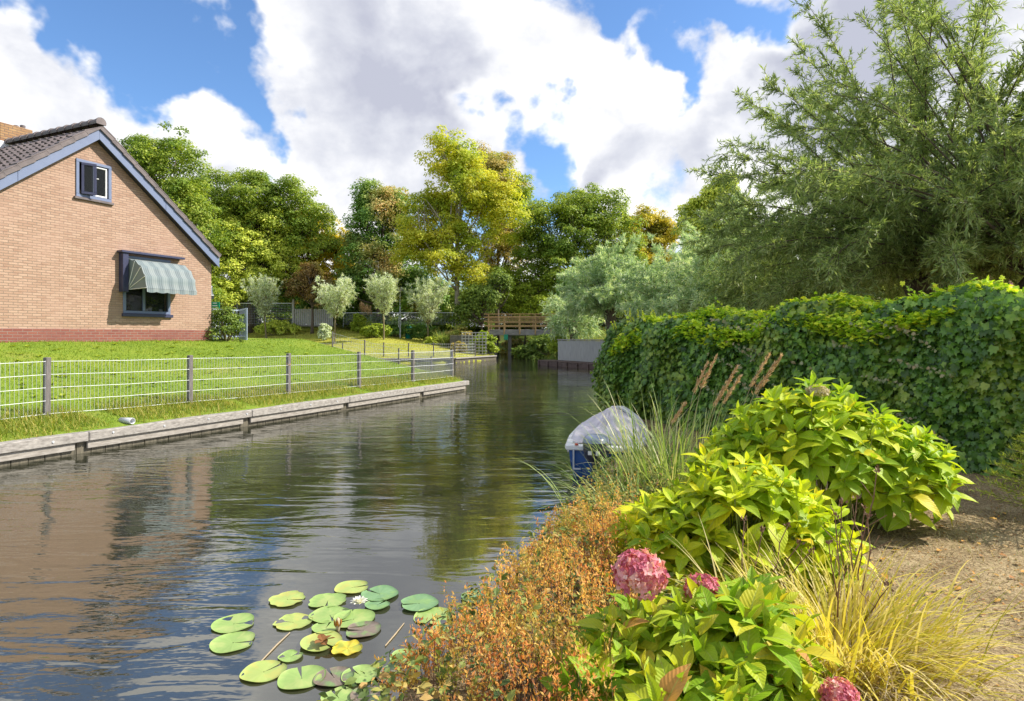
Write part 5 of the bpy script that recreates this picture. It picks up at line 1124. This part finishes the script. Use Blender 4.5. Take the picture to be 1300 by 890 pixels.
# bare stems
def stalks(label, b, tops, mat='dry_stem'):
    b = np.asarray(b, float); t = thing('dry_stalks', b, label, 'plant', 'bare dry stalks on the bank'); m = MB()
    for (u, v, y) in tops:
        tp = at(u, v, y); ft = b + (rng.normal(0, .05), rng.normal(0, .05), -.02); q = np.linspace(0, 1, 7)[:, None]; pts = ft + (tp - ft) * q + rng.normal(0, .012, (7, 3)) * np.sin(q * np.pi); m.tube(pts, np.linspace(.0055, .0025, 7), 5)
        m.leaves(T_OVAL, pts[-1] + rng.normal(0, .008, (9, 3)), sph(9) + (0, 0, 1), sph(9), .024, .6)
        for j in (3, 4, 5):
            e = pts[j] + (rng.normal(0, .05), rng.normal(0, .03), .09); m.tube([pts[j], e], .002, 4)
    m.build('stems', mat, t)
stalks('tall bare brown stalks rising from the golden grass', gnd(1.80, 3.42), [(1113, 598, 3.5), (1098, 645, 3.4), (1102, 655, 3.3), (1088, 632, 3.5), (1060, 655, 3.4), (1068, 640, 3.4), (1128, 745, 3.2), (1052, 690, 3.2)])
stalks('short bare pinkish stalks between the two yellow hydrangeas', gnd(1.30, 3.5), [(1000, 668, 3.6), (1016, 690, 3.5), (968, 672, 3.6), (945, 660, 3.7), (1030, 700, 3.5)])
# conifer sprig at the right edge
b = gnd(4.55, 5.35); cf = thing('young_conifer', b, 'yellow green young conifer branch at the right edge by the hedge foot', 'shrub'); m, ms = MB(), MB()
for k in range(16):
    z = .12 + .045 * k; L = .55 - .028 * k
    for j in range(5):
        a = j * 1.257 + k * .6; e = b + np.array((math.cos(a) * L, math.sin(a) * L, z + L * .25)); pts = np.linspace(b + (0, 0, z), e, 6); ms.tube(pts, [.006, .005, .004, .003, .003, .002], 4)
        n = 60; f = uni(.2, 1, n)[:, None]; m.leaves(T_LANCE, pts[0] + (pts[-1] - pts[0]) * f, nrm(e - b) * .9 + rng.normal(0, .7, (n, 3)), rng.normal(size=(n, 3)), uni(.04, .075, n), None, .7)
ms.tube([b - (0, 0, .05), b + (0, 0, .9)], [.015, .004], 6); ms.build('stems', 'twig', cf); m.build('needles', 'conifer', cf)
# fallen leaves
proto = None; spots = []
while len(spots) < 150:
    x, y = uni(1.9, 5.2), 2.3 + 3.6 * uni() ** 1.2
    if land_dist(np.array(x), np.array(y)) > 1.6 and abs(x / y) < .92 and not (((x - 2.7) / .9) ** 2 + ((y - 5.5) / .7) ** 2 < 1): spots.append((x, y))
meshes = []
for v in range(4):
    m = MB(); m.leaves(T_FOLD, [(0, -.03, .006)], (.0, 1, .12), (.1 * v - .15, .1, 1), .07, (.2, .5, .7, .9)[v], 1.1)
    meshes.append(m)
protos = [m.build('fallen_leaf', 'dead_leaf') for m in meshes]
for k, (x, y) in enumerate(spots):
    o = protos[k] if k < 4 else protos[k % 4].copy()
    if k >= 4: col.objects.link(o)
    o.location = (x, y, gz(x, y) + .008); o.rotation_euler = (uni(-.3, .3), uni(-.3, .3), uni(0, 6.28)); s = uni(.35, .95); o.scale = (s, s, s)
    tag(o, 'dry orange brown fallen leaf lying on the parched lawn', 'leaf', 'fallen leaves on the dry lawn')
n = 9000; x = uni(1.5, 8, n); y = 2.2 + 7 * uni(0, 1, n) ** 1.4; k = (land_dist(x, y) > 1.2) & (np.abs(x / y) < 1); x, y = x[k], y[k]; n = len(x)
kind(MB().leaves(T_OVAL, np.stack([x, y, terrain_z(x, y) + .004], 1), rng.normal(size=(n, 3)) * (1, 1, .15), (0, 0, 1) + rng.normal(0, .3, (n, 3)), uni(.008, .028, n), uni(0, .6, n)).build('leaf_litter', 'dead_leaf'), 'stuff')
# roof of a house glimpsed beyond the willows
b = np.array((30, 34, 1.0)); hh = thing('neighbour_house', b, 'pale house with a brown roof glimpsed under the willow at the right edge', 'house')
RB = lambda t, d, z: np.array((23.5 + t, 34 + d, z))
MB().beam(RB, (0, 14), (0, 8), (.6, 4.1), .02).build('wall', 'white_paint', hh)
m = MB(); m.add([RB(-.4, -.5, 4.0), RB(14.4, -.5, 4.0), RB(14.4, 4, 7.4), RB(-.4, 4, 7.4), RB(-.4, 8.5, 4.0), RB(14.4, 8.5, 4.0)], [(0, 1, 2, 3), (3, 2, 5, 4)]); m.build('roof', 'red_brick', hh)
for t in (1.2, 4.4, 7.6, 10.8):
    fr_ = MB().beam(RB, (t, t + 1.6), (-.05, .04), (1.9, 3.4), .02).build('window_frame', 'navy_paint', hh); MB().beam(RB, (t + .12, t + 1.48), (-.06, -.052), (2.02, 3.28), 0).build('pane', 'glass', fr_)
